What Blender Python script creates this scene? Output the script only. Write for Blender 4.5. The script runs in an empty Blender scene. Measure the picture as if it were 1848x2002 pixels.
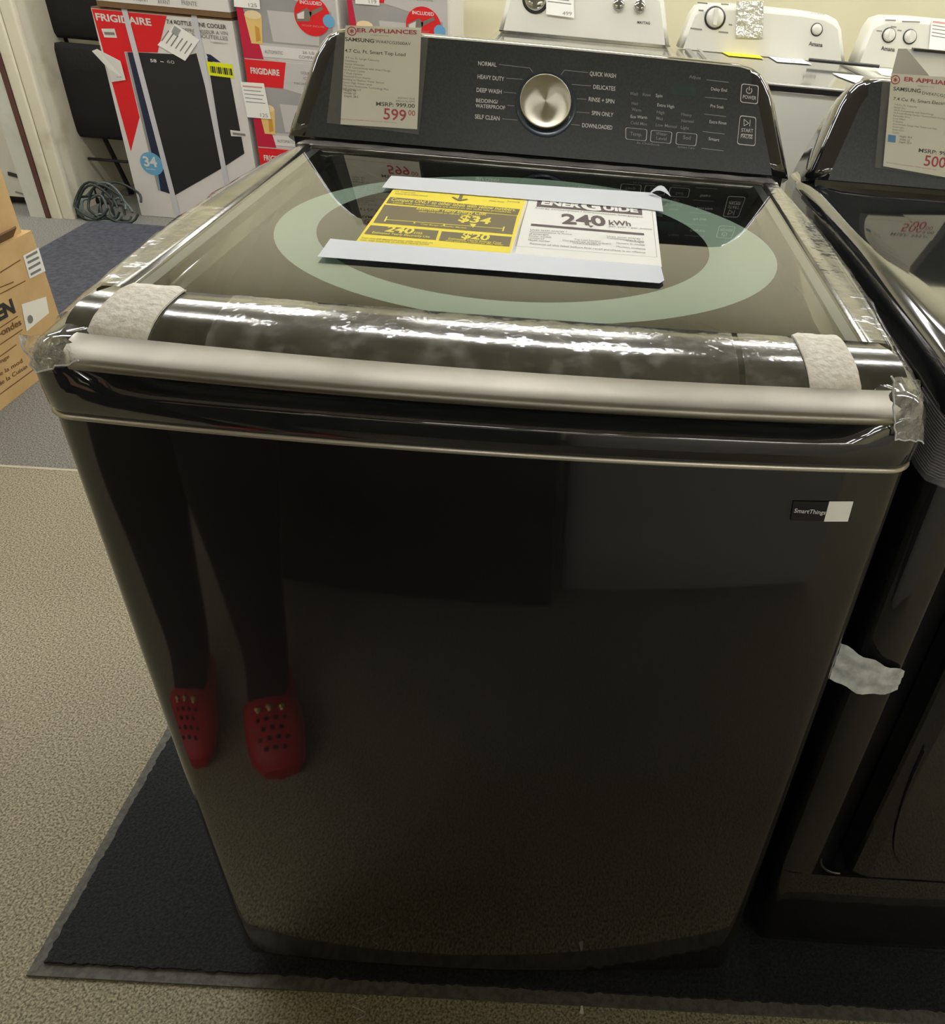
import bpy, bmesh, math, random
from mathutils import Vector, Matrix
random.seed(7)
S = bpy.context.scene
COL = S.collection
# ------------------------------------------------------------------ camera
CAM = Vector((0.40124, -0.52288, 1.24765))
R = Matrix(((0.9966132, -0.0651411, -0.0501869), (-0.0055085, 0.5560530, -0.8311286), (0.0820472, 0.8285902, 0.5538109)))
F, PX, PY = 1526.103, 1178.497, 899.918
cd = bpy.data.cameras.new('camera'); cam = bpy.data.objects.new('camera', cd); COL.objects.link(cam)
cam.matrix_world = Matrix.Translation(CAM) @ R.to_4x4()
cd.sensor_fit = 'AUTO'; cd.sensor_width = 36.0; cd.lens = F * 36 / 2002
cd.shift_x = (924 - PX) / 2002; cd.shift_y = -(1001 - PY) / 2002
cd.clip_start = 0.02; cd.clip_end = 50
S.camera = cam
# ------------------------------------------------------------------ world, exposure
w = bpy.data.worlds.new('world'); S.world = w; w.use_nodes = True
w.node_tree.nodes['Background'].inputs[0].default_value = (.8, .85, .8, 1)
w.node_tree.nodes['Background'].inputs[1].default_value = 0.05
S.view_settings.view_transform = 'Standard'; S.view_settings.look = 'None'
S.view_settings.exposure = 1.2; S.view_settings.gamma = 1.0
S.view_settings.use_curve_mapping = False
LAMP_STRENGTH = 11.0
LAMPS = [(-3.0, 1.6), (-1.4, 1.6), (0.2, 1.6), (1.8, 1.6), (3.2, 1.6),
         (-3.0, 3.0), (-1.4, 3.0), (0.2, 3.0), (1.8, 3.0), (3.2, 3.0),
         (-3.2, -2.9), (0.2, -2.9), (1.8, -2.9), (3.2, -2.9), (-1.4, -4.0), (0.2, -4.0), (1.8, -4.0)]  # rows behind the photographer are unseen, added to brighten the console and its cards
CEIL = 2.75

# ------------------------------------------------------------------ helpers
def srgb(r, g, b):
    f = lambda c: (c / 255 / 12.92) if c / 255 <= .04045 else ((c / 255 + .055) / 1.055) ** 2.4
    return (f(r), f(g), f(b), 1)

MATS = {}
def mat(name, col, rough=.5, metal=0.0, coat=0.0, spec=.5, noise=None, bump=None, aniso=None, emit=None, coatr=.05, coatior=1.5):
    if name in MATS: return MATS[name]
    m = bpy.data.materials.new(name); m.use_nodes = True
    nt = m.node_tree; b = nt.nodes['Principled BSDF']
    b.inputs['Base Color'].default_value = col
    b.inputs['Roughness'].default_value = rough
    b.inputs['Metallic'].default_value = metal
    b.inputs['Coat Weight'].default_value = coat
    b.inputs['Coat Roughness'].default_value = coatr; b.inputs['Coat IOR'].default_value = coatior
    b.inputs['Specular IOR Level'].default_value = spec
    tc = nt.nodes.new('ShaderNodeTexCoord')
    if noise:            # (scale, second colour, low, high)
        n = nt.nodes.new('ShaderNodeTexNoise'); n.inputs['Scale'].default_value = noise[0]; n.inputs['Detail'].default_value = 4
        cr = nt.nodes.new('ShaderNodeValToRGB')
        cr.color_ramp.elements[0].position = noise[2]; cr.color_ramp.elements[1].position = noise[3]
        cr.color_ramp.elements[0].color = noise[1]; cr.color_ramp.elements[1].color = col
        nt.links.new(tc.outputs['Object'], n.inputs['Vector']); nt.links.new(n.outputs['Fac'], cr.inputs[0])
        nt.links.new(cr.outputs[0], b.inputs['Base Color'])
    if bump:             # (scale, strength, distance)
        n2 = nt.nodes.new('ShaderNodeTexNoise'); n2.inputs['Scale'].default_value = bump[0]; n2.inputs['Detail'].default_value = 3
        bp = nt.nodes.new('ShaderNodeBump'); bp.inputs['Strength'].default_value = bump[1]; bp.inputs['Distance'].default_value = bump[2]
        nt.links.new(tc.outputs['Object'], n2.inputs['Vector']); nt.links.new(n2.outputs['Fac'], bp.inputs['Height'])
        nt.links.new(bp.outputs[0], b.inputs['Normal'])
    if emit:
        b.inputs['Emission Color'].default_value = emit[0]; b.inputs['Emission Strength'].default_value = emit[1]
    MATS[name] = m; return m

def film(name, tint, fac, rough=.08, bump=None, frost=0.0, frostcol=(.8, .8, .8, 1), sf=None):
    """thin clear plastic or glass: a see-through sheet with a glossy skin"""
    if name in MATS: return MATS[name]
    m = bpy.data.materials.new(name); m.use_nodes = True; nt = m.node_tree
    for n in list(nt.nodes):
        if n.type != 'OUTPUT_MATERIAL': nt.nodes.remove(n)
    out = nt.nodes['Material Output']
    tr = nt.nodes.new('ShaderNodeBsdfTransparent'); tr.inputs[0].default_value = tint
    gl = nt.nodes.new('ShaderNodeBsdfGlossy'); gl.inputs['Roughness'].default_value = rough; gl.inputs[0].default_value = (1, 1, 1, 1)
    lw_ = nt.nodes.new('ShaderNodeLayerWeight'); lw_.inputs[0].default_value = .5
    pw = nt.nodes.new('ShaderNodeMath'); pw.operation = 'POWER'; pw.inputs[1].default_value = 5
    fr = nt.nodes.new('ShaderNodeMath'); fr.operation = 'MULTIPLY_ADD'; fr.inputs[1].default_value = 1 - fac; fr.inputs[2].default_value = fac
    nt.links.new(lw_.outputs['Facing'], pw.inputs[0]); nt.links.new(pw.outputs[0], fr.inputs[0])
    mx = nt.nodes.new('ShaderNodeMixShader')
    base = tr
    if frost:
        df = nt.nodes.new('ShaderNodeBsdfDiffuse'); df.inputs[0].default_value = frostcol
        m0 = nt.nodes.new('ShaderNodeMixShader'); m0.inputs[0].default_value = frost
        nt.links.new(tr.outputs[0], m0.inputs[1]); nt.links.new(df.outputs[0], m0.inputs[2]); base = m0
        if sf:
            tc2 = nt.nodes.new('ShaderNodeTexCoord'); nz = nt.nodes.new('ShaderNodeTexNoise'); nz.inputs['Scale'].default_value = sf[0]; nz.inputs['Detail'].default_value = 5
            mp = nt.nodes.new('ShaderNodeMapRange'); mp.inputs[1].default_value = sf[1]; mp.inputs[2].default_value = sf[2]; mp.inputs[3].default_value = sf[3]; mp.inputs[4].default_value = frost
            nt.links.new(tc2.outputs['Object'], nz.inputs['Vector']); nt.links.new(nz.outputs['Fac'], mp.inputs[0]); nt.links.new(mp.outputs[0], m0.inputs[0])
    nt.links.new(fr.outputs[0], mx.inputs[0]); nt.links.new(base.outputs[0], mx.inputs[1]); nt.links.new(gl.outputs[0], mx.inputs[2])
    nt.links.new(mx.outputs[0], out.inputs[0])
    if bump:
        tc = nt.nodes.new('ShaderNodeTexCoord'); n2 = nt.nodes.new('ShaderNodeTexNoise'); n2.inputs['Scale'].default_value = bump[0]; n2.inputs['Detail'].default_value = 3
        bp = nt.nodes.new('ShaderNodeBump'); bp.inputs['Strength'].default_value = bump[1]; bp.inputs['Distance'].default_value = bump[2]
        nt.links.new(tc.outputs['Object'], n2.inputs['Vector']); nt.links.new(n2.outputs['Fac'], bp.inputs['Height'])
        nt.links.new(bp.outputs[0], gl.inputs['Normal']); nt.links.new(bp.outputs[0], lw_.inputs['Normal'])
    MATS[name] = m; return m

def ray(u, v): return R @ Vector(((u - PX) / F, -(v - PY) / F, -1))
class Plane:
    """a real surface; at(u, v) finds the point of it seen at a photograph pixel"""
    def __init__(s, P, right, up):
        s.P = Vector(P); s.r = Vector(right).normalized(); s.u = Vector(up).normalized(); s.n = s.r.cross(s.u).normalized()
    def at(s, u, v, off=0.0):
        d = ray(u, v); Q = s.P + s.n * off
        return CAM + d * ((Q - CAM).dot(s.n) / d.dot(s.n))
def YP(y): return Plane((0, y, 0), (1, 0, 0), (0, 0, 1))
def ZP(z): return Plane((0, 0, z), (1, 0, 0), (0, 1, 0))

_tc = {}
def text_raw(s, bold=0.0):
    k = (s, bold)
    if k in _tc: return _tc[k]
    c = bpy.data.curves.new('t', 'FONT'); c.body = s; c.resolution_u = 3; c.offset = bold
    o = bpy.data.objects.new('t', c); COL.objects.link(o)
    bpy.context.view_layer.update()
    me = bpy.data.meshes.new_from_object(o.evaluated_get(bpy.context.evaluated_depsgraph_get()))
    V = [(v.co.x, v.co.y) for v in me.vertices]; Fc = [tuple(p.vertices) for p in me.polygons]
    bpy.data.objects.remove(o); bpy.data.curves.remove(c); bpy.data.meshes.remove(me)
    _tc[k] = (V, Fc); return _tc[k]
CAPH = max(v[1] for v in text_raw('H')[0])

class MB:
    def __init__(s): s.v = []; s.f = []; s.m = []; s.sm = []; s.mats = []
    def mi(s, m):
        if m not in s.mats: s.mats.append(m)
        return s.mats.index(m)
    def add(s, V, Fc, m, smooth=False):
        b = len(s.v); s.v += [Vector(p) for p in V]; i = s.mi(m)
        for f in Fc: s.f.append(tuple(b + k for k in f)); s.m.append(i); s.sm.append(smooth)
    def poly(s, pts, m): s.add(pts, [tuple(range(len(pts)))], m)
    def prism(s, pts, d, m, smooth=False):
        """closed slab: pts polygon, extruded by vector d"""
        n = len(pts); P = [Vector(p) for p in pts]; d = Vector(d)
        s.add(P + [p + d for p in P], [tuple(range(n - 1, -1, -1)), tuple(range(n, 2 * n))] + [(i, (i + 1) % n, n + (i + 1) % n, n + i) for i in range(n)], m, smooth)
    def box(s, a, b, m):
        (x0, y0, z0), (x1, y1, z1) = a, b
        s.prism([(x0, y0, z0), (x1, y0, z0), (x1, y1, z0), (x0, y1, z0)], (0, 0, z1 - z0), m)
    def rbox(s, a, b, m, r=.01, vert=True, seg=4):
        """box with rounded vertical edges"""
        (x0, y0, z0), (x1, y1, z1) = a, b; pts = []
        for cx, cy, a0 in ((x1 - r, y1 - r, 0), (x0 + r, y1 - r, 90), (x0 + r, y0 + r, 180), (x1 - r, y0 + r, 270)):
            for k in range(seg + 1):
                t = math.radians(a0 + 90 * k / seg); pts.append((cx + r * math.cos(t), cy + r * math.sin(t)))
        s.loft([[(x, y, z0) for x, y in pts], [(x, y, z1 - r * .5) for x, y in pts], [((x - (x0 + x1) / 2) * (1 - r * .3 / (x1 - x0)) + (x0 + x1) / 2, (y - (y0 + y1) / 2) * (1 - r * .3 / (y1 - y0)) + (y0 + y1) / 2, z1 - r * .12) for x, y in pts], [((x - (x0 + x1) / 2) * (1 - r * 1.2 / (x1 - x0)) + (x0 + x1) / 2, (y - (y0 + y1) / 2) * (1 - r * 1.2 / (y1 - y0)) + (y0 + y1) / 2, z1) for x, y in pts]], m, smooth=True)
    def loft(s, loops, m, caps=True, smooth=True, closed=True):
        n = len(loops[0]); V = [p for L in loops for p in L]; Fc = []
        for k in range(len(loops) - 1):
            for i in range(n if closed else n - 1):
                j = (i + 1) % n; Fc.append((k * n + i, k * n + j, (k + 1) * n + j, (k + 1) * n + i))
        b = len(s.v); s.add(V, Fc, m, smooth)
        if caps:
            s.add(list(reversed(list(loops[0]))), [tuple(range(n))], m); s.add(loops[-1], [tuple(range(n))], m)
    def tube(s, pts, r, m, seg=8, caps=True):
        P = [Vector(p) for p in pts]; rr = r if isinstance(r, (list, tuple)) else [r] * len(P); loops = []
        up = Vector((0, 0, 1)); prev = None
        for i, p in enumerate(P):
            t = (P[min(i + 1, len(P) - 1)] - P[max(i - 1, 0)]).normalized()
            a = prev - t * prev.dot(t) if prev else (up if abs(t.z) < .9 else Vector((1, 0, 0))).cross(t)
            a.normalize(); prev = a; b = t.cross(a)
            loops.append([p + a * (rr[i] * math.cos(2 * math.pi * k / seg)) + b * (rr[i] * math.sin(2 * math.pi * k / seg)) for k in range(seg)])
        s.loft(loops, m, caps)
    def revolve(s, O, n, prof, m, seg=40, caps=True, smooth=True):
        """prof: (radius, height along n)"""
        n = Vector(n).normalized(); a = n.orthogonal().normalized(); b = n.cross(a); O = Vector(O)
        s.loft([[O + n * h + a * (r * math.cos(2 * math.pi * k / seg)) + b * (r * math.sin(2 * math.pi * k / seg)) for k in range(seg)] for r, h in prof], m, caps, smooth)
    def disc(s, pl, c, r, m, off=.001, seg=32, ry=None):
        s.poly([c + pl.n * off + pl.r * (r * math.cos(2 * math.pi * k / seg)) + pl.u * ((ry or r) * math.sin(2 * math.pi * k / seg)) for k in range(seg)], m)
    def quad(s, pl, px, m, off=.001, th=0.0):
        pts = [pl.at(u, v, off) for u, v in px]
        s.prism(pts, pl.n * th, m) if th else s.poly(pts, m)
    def line(s, pl, a, b, wd, m, off=.001):
        A, B = pl.at(*a, off), pl.at(*b, off); t = (B - A).normalized(); q = pl.n.cross(t) * (wd / 2)
        s.poly([A - q, B - q, B + q, A + q], m)
    def rrect(s, pl, px, wd, m, off=.001, r=.003):
        """outline of a rounded rectangle through four corners given in pixels"""
        c = [pl.at(u, v, off) for u, v in px]; path = []
        for i in range(4):
            A, B, D = c[i - 1], c[i], c[(i + 1) % 4]
            p, q = B + (A - B).normalized() * r, B + (D - B).normalized() * r
            for k in range(5):
                t = k / 4; path.append(p * (1 - t) ** 2 + B * 2 * t * (1 - t) + q * t * t)
        n = len(path); ctr = sum(path, Vector()) / n
        inn = [p + (ctr - p).normalized() * wd for p in path]
        s.add(path + inn, [(i, (i + 1) % n, n + (i + 1) % n, n + i) for i in range(n)], m)
    def frame_text(s, t, O, r, u, width, cap, m, bold=0.0, off=0.0):
        V, Fc = text_raw(t, bold)
        if not V: return
        x0, x1 = min(v[0] for v in V), max(v[0] for v in V); sx = width / (x1 - x0); sy = cap / CAPH
        n = r.cross(u).normalized()
        s.add([O + r * ((x - x0) * sx) + u * (y * sy) + n * off for x, y in V], Fc, m)
    def text(s, pl, t, a, b, h, m, bold=0.0, off=.0012):
        """writing whose baseline runs between two points, capitals h pixels tall"""
        A, B = pl.at(*a), pl.at(*b); r = (B - A).normalized(); u = pl.n.cross(r).normalized()
        mid = ((a[0] + b[0]) / 2, (a[1] + b[1]) / 2); M = pl.at(*mid); M2 = pl.at(mid[0], mid[1] - h)
        cap = abs((M2 - M).dot(u)); s.frame_text(t, A, r, u, (B - A).length, cap, m, bold, off)
    def build(s, name, parent=None, bevel=0, **tags):
        me = bpy.data.meshes.new(name); o = bpy.data.objects.new(name, me); COL.objects.link(o)
        org = Vector((0, 0, 0)); par = parent
        while par is not None: org += par.location; par = par.parent
        me.from_pydata([tuple(v - org) for v in s.v], [], s.f); me.update()
        for m in s.mats: me.materials.append(m)
        for p, i, sm in zip(me.polygons, s.m, s.sm): p.material_index = i; p.use_smooth = sm
        if parent: o.parent = parent
        if bevel:
            bv = o.modifiers.new('bevel', 'BEVEL'); bv.width = bevel; bv.segments = 2; bv.limit_method = 'ANGLE'; bv.angle_limit = .7
            for p in me.polygons: p.use_smooth = True
            wn = o.modifiers.new('normals', 'WEIGHTED_NORMAL'); wn.keep_sharp = False
        for k, v in tags.items(): o[k] = v
        return o

def thing(name, label, cat, loc=(0, 0, 0), group=None):
    o = bpy.data.objects.new(name, None); COL.objects.link(o); o.location = loc; o.empty_display_size = .05
    o['label'] = label; o['category'] = cat
    if group: o['group'] = group
    return o
def tag(o, label, cat, group=None, kind=None):
    o['label'] = label; o['category'] = cat
    if group: o['group'] = group
    if kind: o['kind'] = kind
    return o
def struct(o): o['kind'] = 'structure'; return o
def copy_tree(o, parent=None):
    c = o.copy(); COL.objects.link(c)
    if parent: c.parent = parent
    for ch in list(o.children): copy_tree(ch, c)
    return c

# ------------------------------------------------------------------ materials
WHITE = mat('white_paint', srgb(214, 212, 200), .35, coat=.2)
WALLM = mat('cream_wall', srgb(224, 218, 186), .7, noise=(2.5, srgb(217, 211, 178), .3, .7))
CEILM = mat('ceiling_tile', srgb(196, 195, 188), .9)
CARP = mat('carpet_beige', srgb(188, 179, 152), .95, noise=(300, srgb(98, 92, 76), .34, .64), bump=(260, .5, .004))
CARPD = mat('carpet_grey', srgb(150, 148, 138), .95, noise=(280, srgb(88, 87, 82), .36, .62), bump=(200, .5, .004))
SEAM = mat('carpet_seam', srgb(190, 182, 160), .9)
MATP = mat('mat_pile', srgb(42, 44, 48), .95, noise=(220, srgb(22, 24, 27), .35, .65), bump=(300, .7, .005))
MATP2 = mat('mat_pile_far', srgb(78, 80, 88), .95, noise=(60, srgb(58, 60, 68), .35, .65), bump=(200, .5, .004))
RUB = mat('mat_rubber', srgb(104, 103, 96), .8, noise=(120, srgb(84, 83, 78), .4, .6))
BODY = mat('brushed_black', srgb(19, 19, 20), .5, spec=.15, coat=1.0, coatr=.04, coatior=1.66)
GLOSS = mat('gloss_black', srgb(34, 35, 36), .07, metal=0, spec=.9, coat=.6, coatr=.03)
DARK = mat('dark_plastic', srgb(20, 20, 21), .35)
LIDF = mat('dark_chrome', srgb(120, 118, 112), .13, metal=.85, noise=(40, srgb(98, 97, 92), .35, .6), bump=(240, .06, .001))
BRUSH = mat('brushed_steel', srgb(150, 145, 133), .40, metal=.9, noise=(18, srgb(136, 131, 119), .3, .7))
SEAMHL = mat('seam_highlight', srgb(186, 178, 162), .3, metal=.6)  # pale silver colour stands in for ceiling light caught by the seam lip
CONS = mat('console_black', srgb(54, 58, 60), .3, coat=.3, coatr=.12, spec=.5, noise=(300, srgb(45, 49, 51), .4, .6))
INK = mat('marking_grey', srgb(230, 231, 227), .6)
INKD = mat('marking_dim', srgb(158, 160, 157), .6)
DISP = mat('display_tint', srgb(62, 78, 78), .2)
RING = mat('dial_ring', srgb(60, 74, 88), .2, coat=.4)
PAPER = mat('paper_white', srgb(242, 241, 233), .7)
PAPERC = mat('paper_cream', srgb(244, 241, 226), .6)
TAPEW = mat('tape_white', srgb(206, 212, 216), .45)
YEL = mat('yellow_label', srgb(250, 228, 10), .55)
YELP = mat('yellow_label_pale', srgb(238, 226, 178), .6)
BROWN = mat('label_block', srgb(112, 98, 50), .6)
YINK = mat('label_yellow_print', srgb(244, 226, 60), .6)
TXT = mat('print_black', srgb(52, 50, 48), .7)
TXTG = mat('print_grey', srgb(132, 128, 120), .7)
TXTR = mat('print_red', srgb(196, 48, 62), .7)
PINK = mat('print_pink', srgb(216, 150, 150), .7)
MAROON = mat('print_maroon', srgb(96, 78, 78), .7)
FELT = mat('foam_pad', srgb(240, 236, 224), .95, noise=(160, srgb(222, 214, 198), .3, .6), bump=(200, .8, .003))
RINGP = mat('frosted_ring', srgb(134, 158, 140), .5)
RED = mat('box_red', srgb(224, 24, 34), .5)
REDS = mat('box_crimson', srgb(196, 22, 62), .5)
BOXW = mat('box_white', srgb(222, 218, 212), .6)
BOXG = mat('box_picture_grey', srgb(168, 165, 162), .6, noise=(3, srgb(150, 148, 146), .35, .65))
BOXG2 = mat('box_picture_light', srgb(196, 192, 188), .6)
BOXK = mat('box_picture_black', srgb(30, 32, 34), .5)
NAVY = mat('box_picture_navy', srgb(30, 38, 66), .5)
BLUE = mat('box_blue', srgb(106, 170, 208), .5)
KRAFT = mat('kraft_cardboard', srgb(216, 182, 128), .8, noise=(14, srgb(204, 168, 114), .3, .7))
KRAFTD = mat('kraft_edge', srgb(122, 92, 62), .85)
KINK = mat('kraft_print', srgb(118, 84, 40), .8)
STRAP = mat('strap_plastic', srgb(206, 206, 210), .35)
STEEL = mat('grey_steel', srgb(140, 138, 132), .3, metal=.5)
CHROME = mat('chrome', srgb(200, 200, 200), .1, metal=1)
BLKF = mat('black_fabric', srgb(20, 20, 22), .75, bump=(80, .4, .004))
BLKM = mat('black_metal', srgb(26, 26, 28), .35, coat=.3)
CABLE = mat('cable_green', srgb(38, 48, 44), .45)
CABLEG = mat('cable_grey', srgb(92, 102, 98), .4)
POST = mat('post_cream', srgb(222, 217, 194), .7, noise=(7, srgb(198, 191, 166), .28, .45))
BOARD = mat('board_white', srgb(212, 214, 204), .6, noise=(6, srgb(190, 192, 184), .3, .5))
RUST = mat('edge_rust', srgb(96, 62, 54), .8)
SKIN = mat('skin', srgb(200, 150, 124), .55)
PANTS = mat('black_leggings', srgb(12, 12, 14), .85)
COAT = mat('black_coat', srgb(14, 14, 16), .85)
CROC = mat('red_foam', srgb(214, 26, 48), .4)
HOLE = mat('clog_hole', srgb(40, 6, 10), .8)
GOLD = mat('gold_charm', srgb(240, 214, 130), .2, metal=1)
HAIR = mat('dark_hair', srgb(40, 28, 20), .6)
GLASS = film('lid_glass', (.86, .89, .86, 1), .11, .02)
CLEAR = film('clear_tape', (.96, .96, .95, 1), .07, .12, bump=(34, .35, .006), frost=.22, frostcol=(.75, .74, .70, 1), sf=(60, .5, .75, .02))
CLEAR2 = film('clear_sleeve', (.97, .97, .96, 1), .05, .08, bump=(14, .3, .006), frost=.10, frostcol=(.75, .75, .7, 1))
CLEAR3 = film('striped_wrap', (.9, .9, .9, 1), .05, .1, frost=.16)
CRUMP = film('crumpled_film', (.9, .9, .89, 1), .12, .14, bump=(60, .9, .012), frost=.42, frostcol=(.62, .60, .56, 1), sf=(40, .35, .65, .06))
DECKM = mat('tub_deck', srgb(14, 15, 15), .95, spec=.05)
TISSUE = mat('tissue_tape', srgb(196, 198, 190), .6, noise=(60, srgb(150, 152, 146), .3, .65), bump=(60, .6, .004))
FOIL = mat('clear_pouch', srgb(214, 212, 200), .12, metal=.55, bump=(26, 1.0, .02))
LAMPM = mat('lamp_diffuser', srgb(255, 250, 232), .6, emit=((.985, .985, 1.0, 1), LAMP_STRENGTH))

# knob metal: spun finish, its fans come from the anisotropic reflection
def spun():
    m = bpy.data.materials.new('spun_steel'); m.use_nodes = True; nt = m.node_tree; b = nt.nodes['Principled BSDF']
    b.inputs['Base Color'].default_value = srgb(196, 190, 174); b.inputs['Metallic'].default_value = 1; b.inputs['Roughness'].default_value = .24
    b.inputs['Anisotropic'].default_value = .97
    t = nt.nodes.new('ShaderNodeTangent'); t.direction_type = 'RADIAL'; t.axis = 'Z'
    nt.links.new(t.outputs[0], b.inputs['Tangent']); return m
SPUN = spun()

# ------------------------------------------------------------------ the room
BACK = 3.72
b = MB(); b.box((-4, -5, -.1), (4, 1.142, 0), CARP); b.box((-4, 1.142, -.1), (4, BACK, 0), CARPD)
b.poly([(-4, 1.138, .0006), (4, 1.138, .0006), (4, 1.147, .0006), (-4, 1.147, .0006)], SEAM)
struct(b.build('floor'))
b = MB(); b.box((-4, -5, CEIL), (4, BACK, CEIL + .1), CEILM); struct(b.build('ceiling'))
b = MB(); b.box((-4, BACK, 0), (4, BACK + .1, CEIL), WALLM); struct(b.build('wall_back'))
b = MB(); b.box((-4.1, -5, 0), (-4, BACK, CEIL), WALLM); struct(b.build('wall_left'))
b = MB(); b.box((4, -5, 0), (4.1, BACK, CEIL), WALLM); struct(b.build('wall_right'))
b = MB(); b.box((-4, -5.1, 0), (4, -5, CEIL), WALLM); struct(b.build('wall_front'))
# partition end at the far left: cream post, rust edge strip, white board
b = MB(); b.box((-1.985, 3.05, 0), (-1.90, BACK, CEIL), POST); struct(b.build('wall_partition'))
b = MB(); b.rbox((-1.972, 3.02, 0), (-1.925, 3.05, CEIL), POST, .008); b.rbox((-1.925, 3.028, 0), (-1.872, 3.06, CEIL), POST, .008); struct(b.build('trim_1'))
b = MB(); b.box((-1.99, 3.015, 0), (-1.972, 3.05, CEIL), RUST); struct(b.build('trim_2'))
b = MB(); b.box((-2.06, 3.02, .0), (-1.99, 3.05, CEIL), BOARD); struct(b.build('trim_3'))
for i, (x, y) in enumerate(LAMPS):
    t = thing('ceiling_light', 'long white fluorescent ceiling light in the row %s' % ('over the washers' if y == 1.6 else 'near the back wall' if y > 2 else 'well behind the photographer'), 'ceiling light', (x, y, CEIL), 'ceiling lights')
    b = MB(); b.box((x - .62, y - .09, CEIL - .05), (x + .62, y + .09, CEIL), WHITE); b.build('housing', t)
    b = MB(); b.box((x - .60, y - .075, CEIL - .065), (x + .60, y + .075, CEIL - .0505), LAMPM); b.build('diffuser', t)

# ------------------------------------------------------------------ mats
def floor_mat(x0, y0, x1, y1, bw, pile, name, label, rot=0.0):
    t = thing(name, label, 'mat', (x0, y0, 0))
    Rm = Matrix.Rotation(rot, 3, 'Z'); O = Vector((x0, y0, 0))
    q = lambda x, y, z: O + Rm @ (Vector((x, y, z)) - O)
    b = MB(); b.prism([q(x0, y0, 0.0005), q(x1, y0, 0.0005), q(x1, y1, 0.0005), q(x0, y1, 0.0005)], (0, 0, .0035), RUB); b.build('rubber_border', t)
    rnd = random.Random(3); pts = []
    def edge(ax, ay, bx, by):
        n = int(max(abs(bx - ax), abs(by - ay)) / .006)
        for k in range(n):
            f = k / n; j = rnd.uniform(-.0016, .0016); pts.append(q(ax + (bx - ax) * f + (j if ax == bx else 0), ay + (by - ay) * f + (j if ay == by else 0), .004))
    a, c, e, g = x0 + bw, y0 + bw, x1 - bw, y1 - bw
    edge(a, c, e, c); edge(e, c, e, g); edge(e, g, a, g); edge(a, g, a, c)
    b = MB(); b.prism(pts, (0, 0, .005), pile); b.build('pile', t)
    return t
floor_mat(-.288, -.021, 1.9, 1.02, .016, MATP, 'floor_mat', 'black pile floor mat with grey rubber border under the black washer', math.radians(-1.2))
floor_mat(-1.80, 1.9, -.85, 3.02, .012, MATP2, 'floor_mat', 'worn dark blue grey floor mat in front of the wine cooler box')
b = MB(); b.prism([(.474, -.046, .0005), (.480, -.047, .0005), (.4785, -.037, .0005), (.476, -.037, .0005)], (0, 0, .002), PAPER)
tag(b.build('paper_scrap'), 'tiny white paper scrap on the carpet at the mat edge', 'scrap')
b = MB(); b.tube([(.17 + .012 * math.sin(k), -.062 + .004 * k, .002 + .003 * math.sin(k * .9)) for k in range(8)], .0006, STRAP, 5)
tag(b.build('lint_thread'), 'loose pale thread lying on carpet in front of mat', 'thread')

# ------------------------------------------------------------------ the main washer
W = .686; BOW = .014; C2 = W / 2
def plan(inset, z, x0=0.0, depth=.70, bow=BOW, r=.022, wid=W, y0=0.0, bulge=0.0, n=28, crown=0.0, mask=None):
    """outline of the machine seen from above at one height: bowed front, rounded corners"""
    xa, xb, yb = x0 + inset, x0 + wid - inset, y0 + depth - inset; c = x0 + wid / 2; pts = []
    r = max(r - inset, .004)
    def fy(x): return y0 + inset - bow * (1 - ((x - c) / (wid / 2)) ** 2)
    for k in range(n + 1):
        x = xa + r + (xb - xa - 2 * r) * k / n; pts.append([x, fy(x), z])
    yc = fy(xb - r) + r
    for k in range(1, 6):
        a = math.radians(-90 + 90 * k / 6); pts.append([xb - r + r * math.cos(a), yc + r * math.sin(a), z])
    m = 12
    for k in range(m + 1): pts.append([xb, yc + (yb - yc) * k / m, z])
    for k in range(m, -1, -1): pts.append([xa, yc + (yb - yc) * k / m, z])
    for k in range(1, 6):
        a = math.radians(180 + 90 * k / 6); pts.append([xa + r + r * math.cos(a), yc + r * math.sin(a), z])
    for i, p in enumerate(pts):
        if bulge or crown:
            f = math.sin(math.pi * min(max((p[1] - y0) / depth, 0), 1)) ** 1
            sx = (p[0] - c) / (wid / 2)
            p[0] += bulge * f * (abs(sx) ** 6) * (1 if sx > 0 else -1); p[2] += crown * f
        if mask and i <= n: mask(p)
    return pts

ws = thing('top_load_washer', 'large glossy black top load washer with glass lid in the foreground', 'washing machine', (0, 0, .009))
b = MB(); b.loft([plan(.010, .035), plan(.002, .040), plan(0, .050), plan(0, .60), plan(0, .9065)], BODY); b.build('cabinet', ws)
b = MB(); b.loft([plan(-.0015, .9065), plan(-.003, .9085), plan(-.001, .9105)], SEAMHL); b.build('seam_lip', ws)
# top cover with the hand recess under the lid lip
XA, XB = .040, W - .040
def cover_row(inset, z, dy, dz, bulge, crown):
    def mk(p):
        e = .022; a = min(max((p[0] - XA) / e, 0), 1); c = min(max((XB - p[0]) / e, 0), 1)
        f = min(a, c); f = f * f * (3 - 2 * f); p[1] += dy * f; p[2] += dz * f
    return plan(inset, z, bulge=bulge, crown=crown, mask=mk)
rows = [(.0, .9105, 0, 0, 0, 0), (-.003, .916, 0, 0, 0, 0), (-.004, .932, 0, 0, .002, .002), (-.004, .9355, .001, 0, .003, .003), (-.004, .946, .010, -.008, .006, .006),
        (-.002, .957, .020, -.016, .009, .008), (.003, .964, .028, -.022, .011, .009), (.010, .968, .034, -.025, .012, .010), (.020, .969, .045, -.026, .012, .010), (.034, .968, .06, -.026, .012, .010), (.05, .955, .06, -.02, .0, .0)]
b = MB(); b.loft([cover_row(*r) for r in rows], GLOSS, caps=False)
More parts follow.
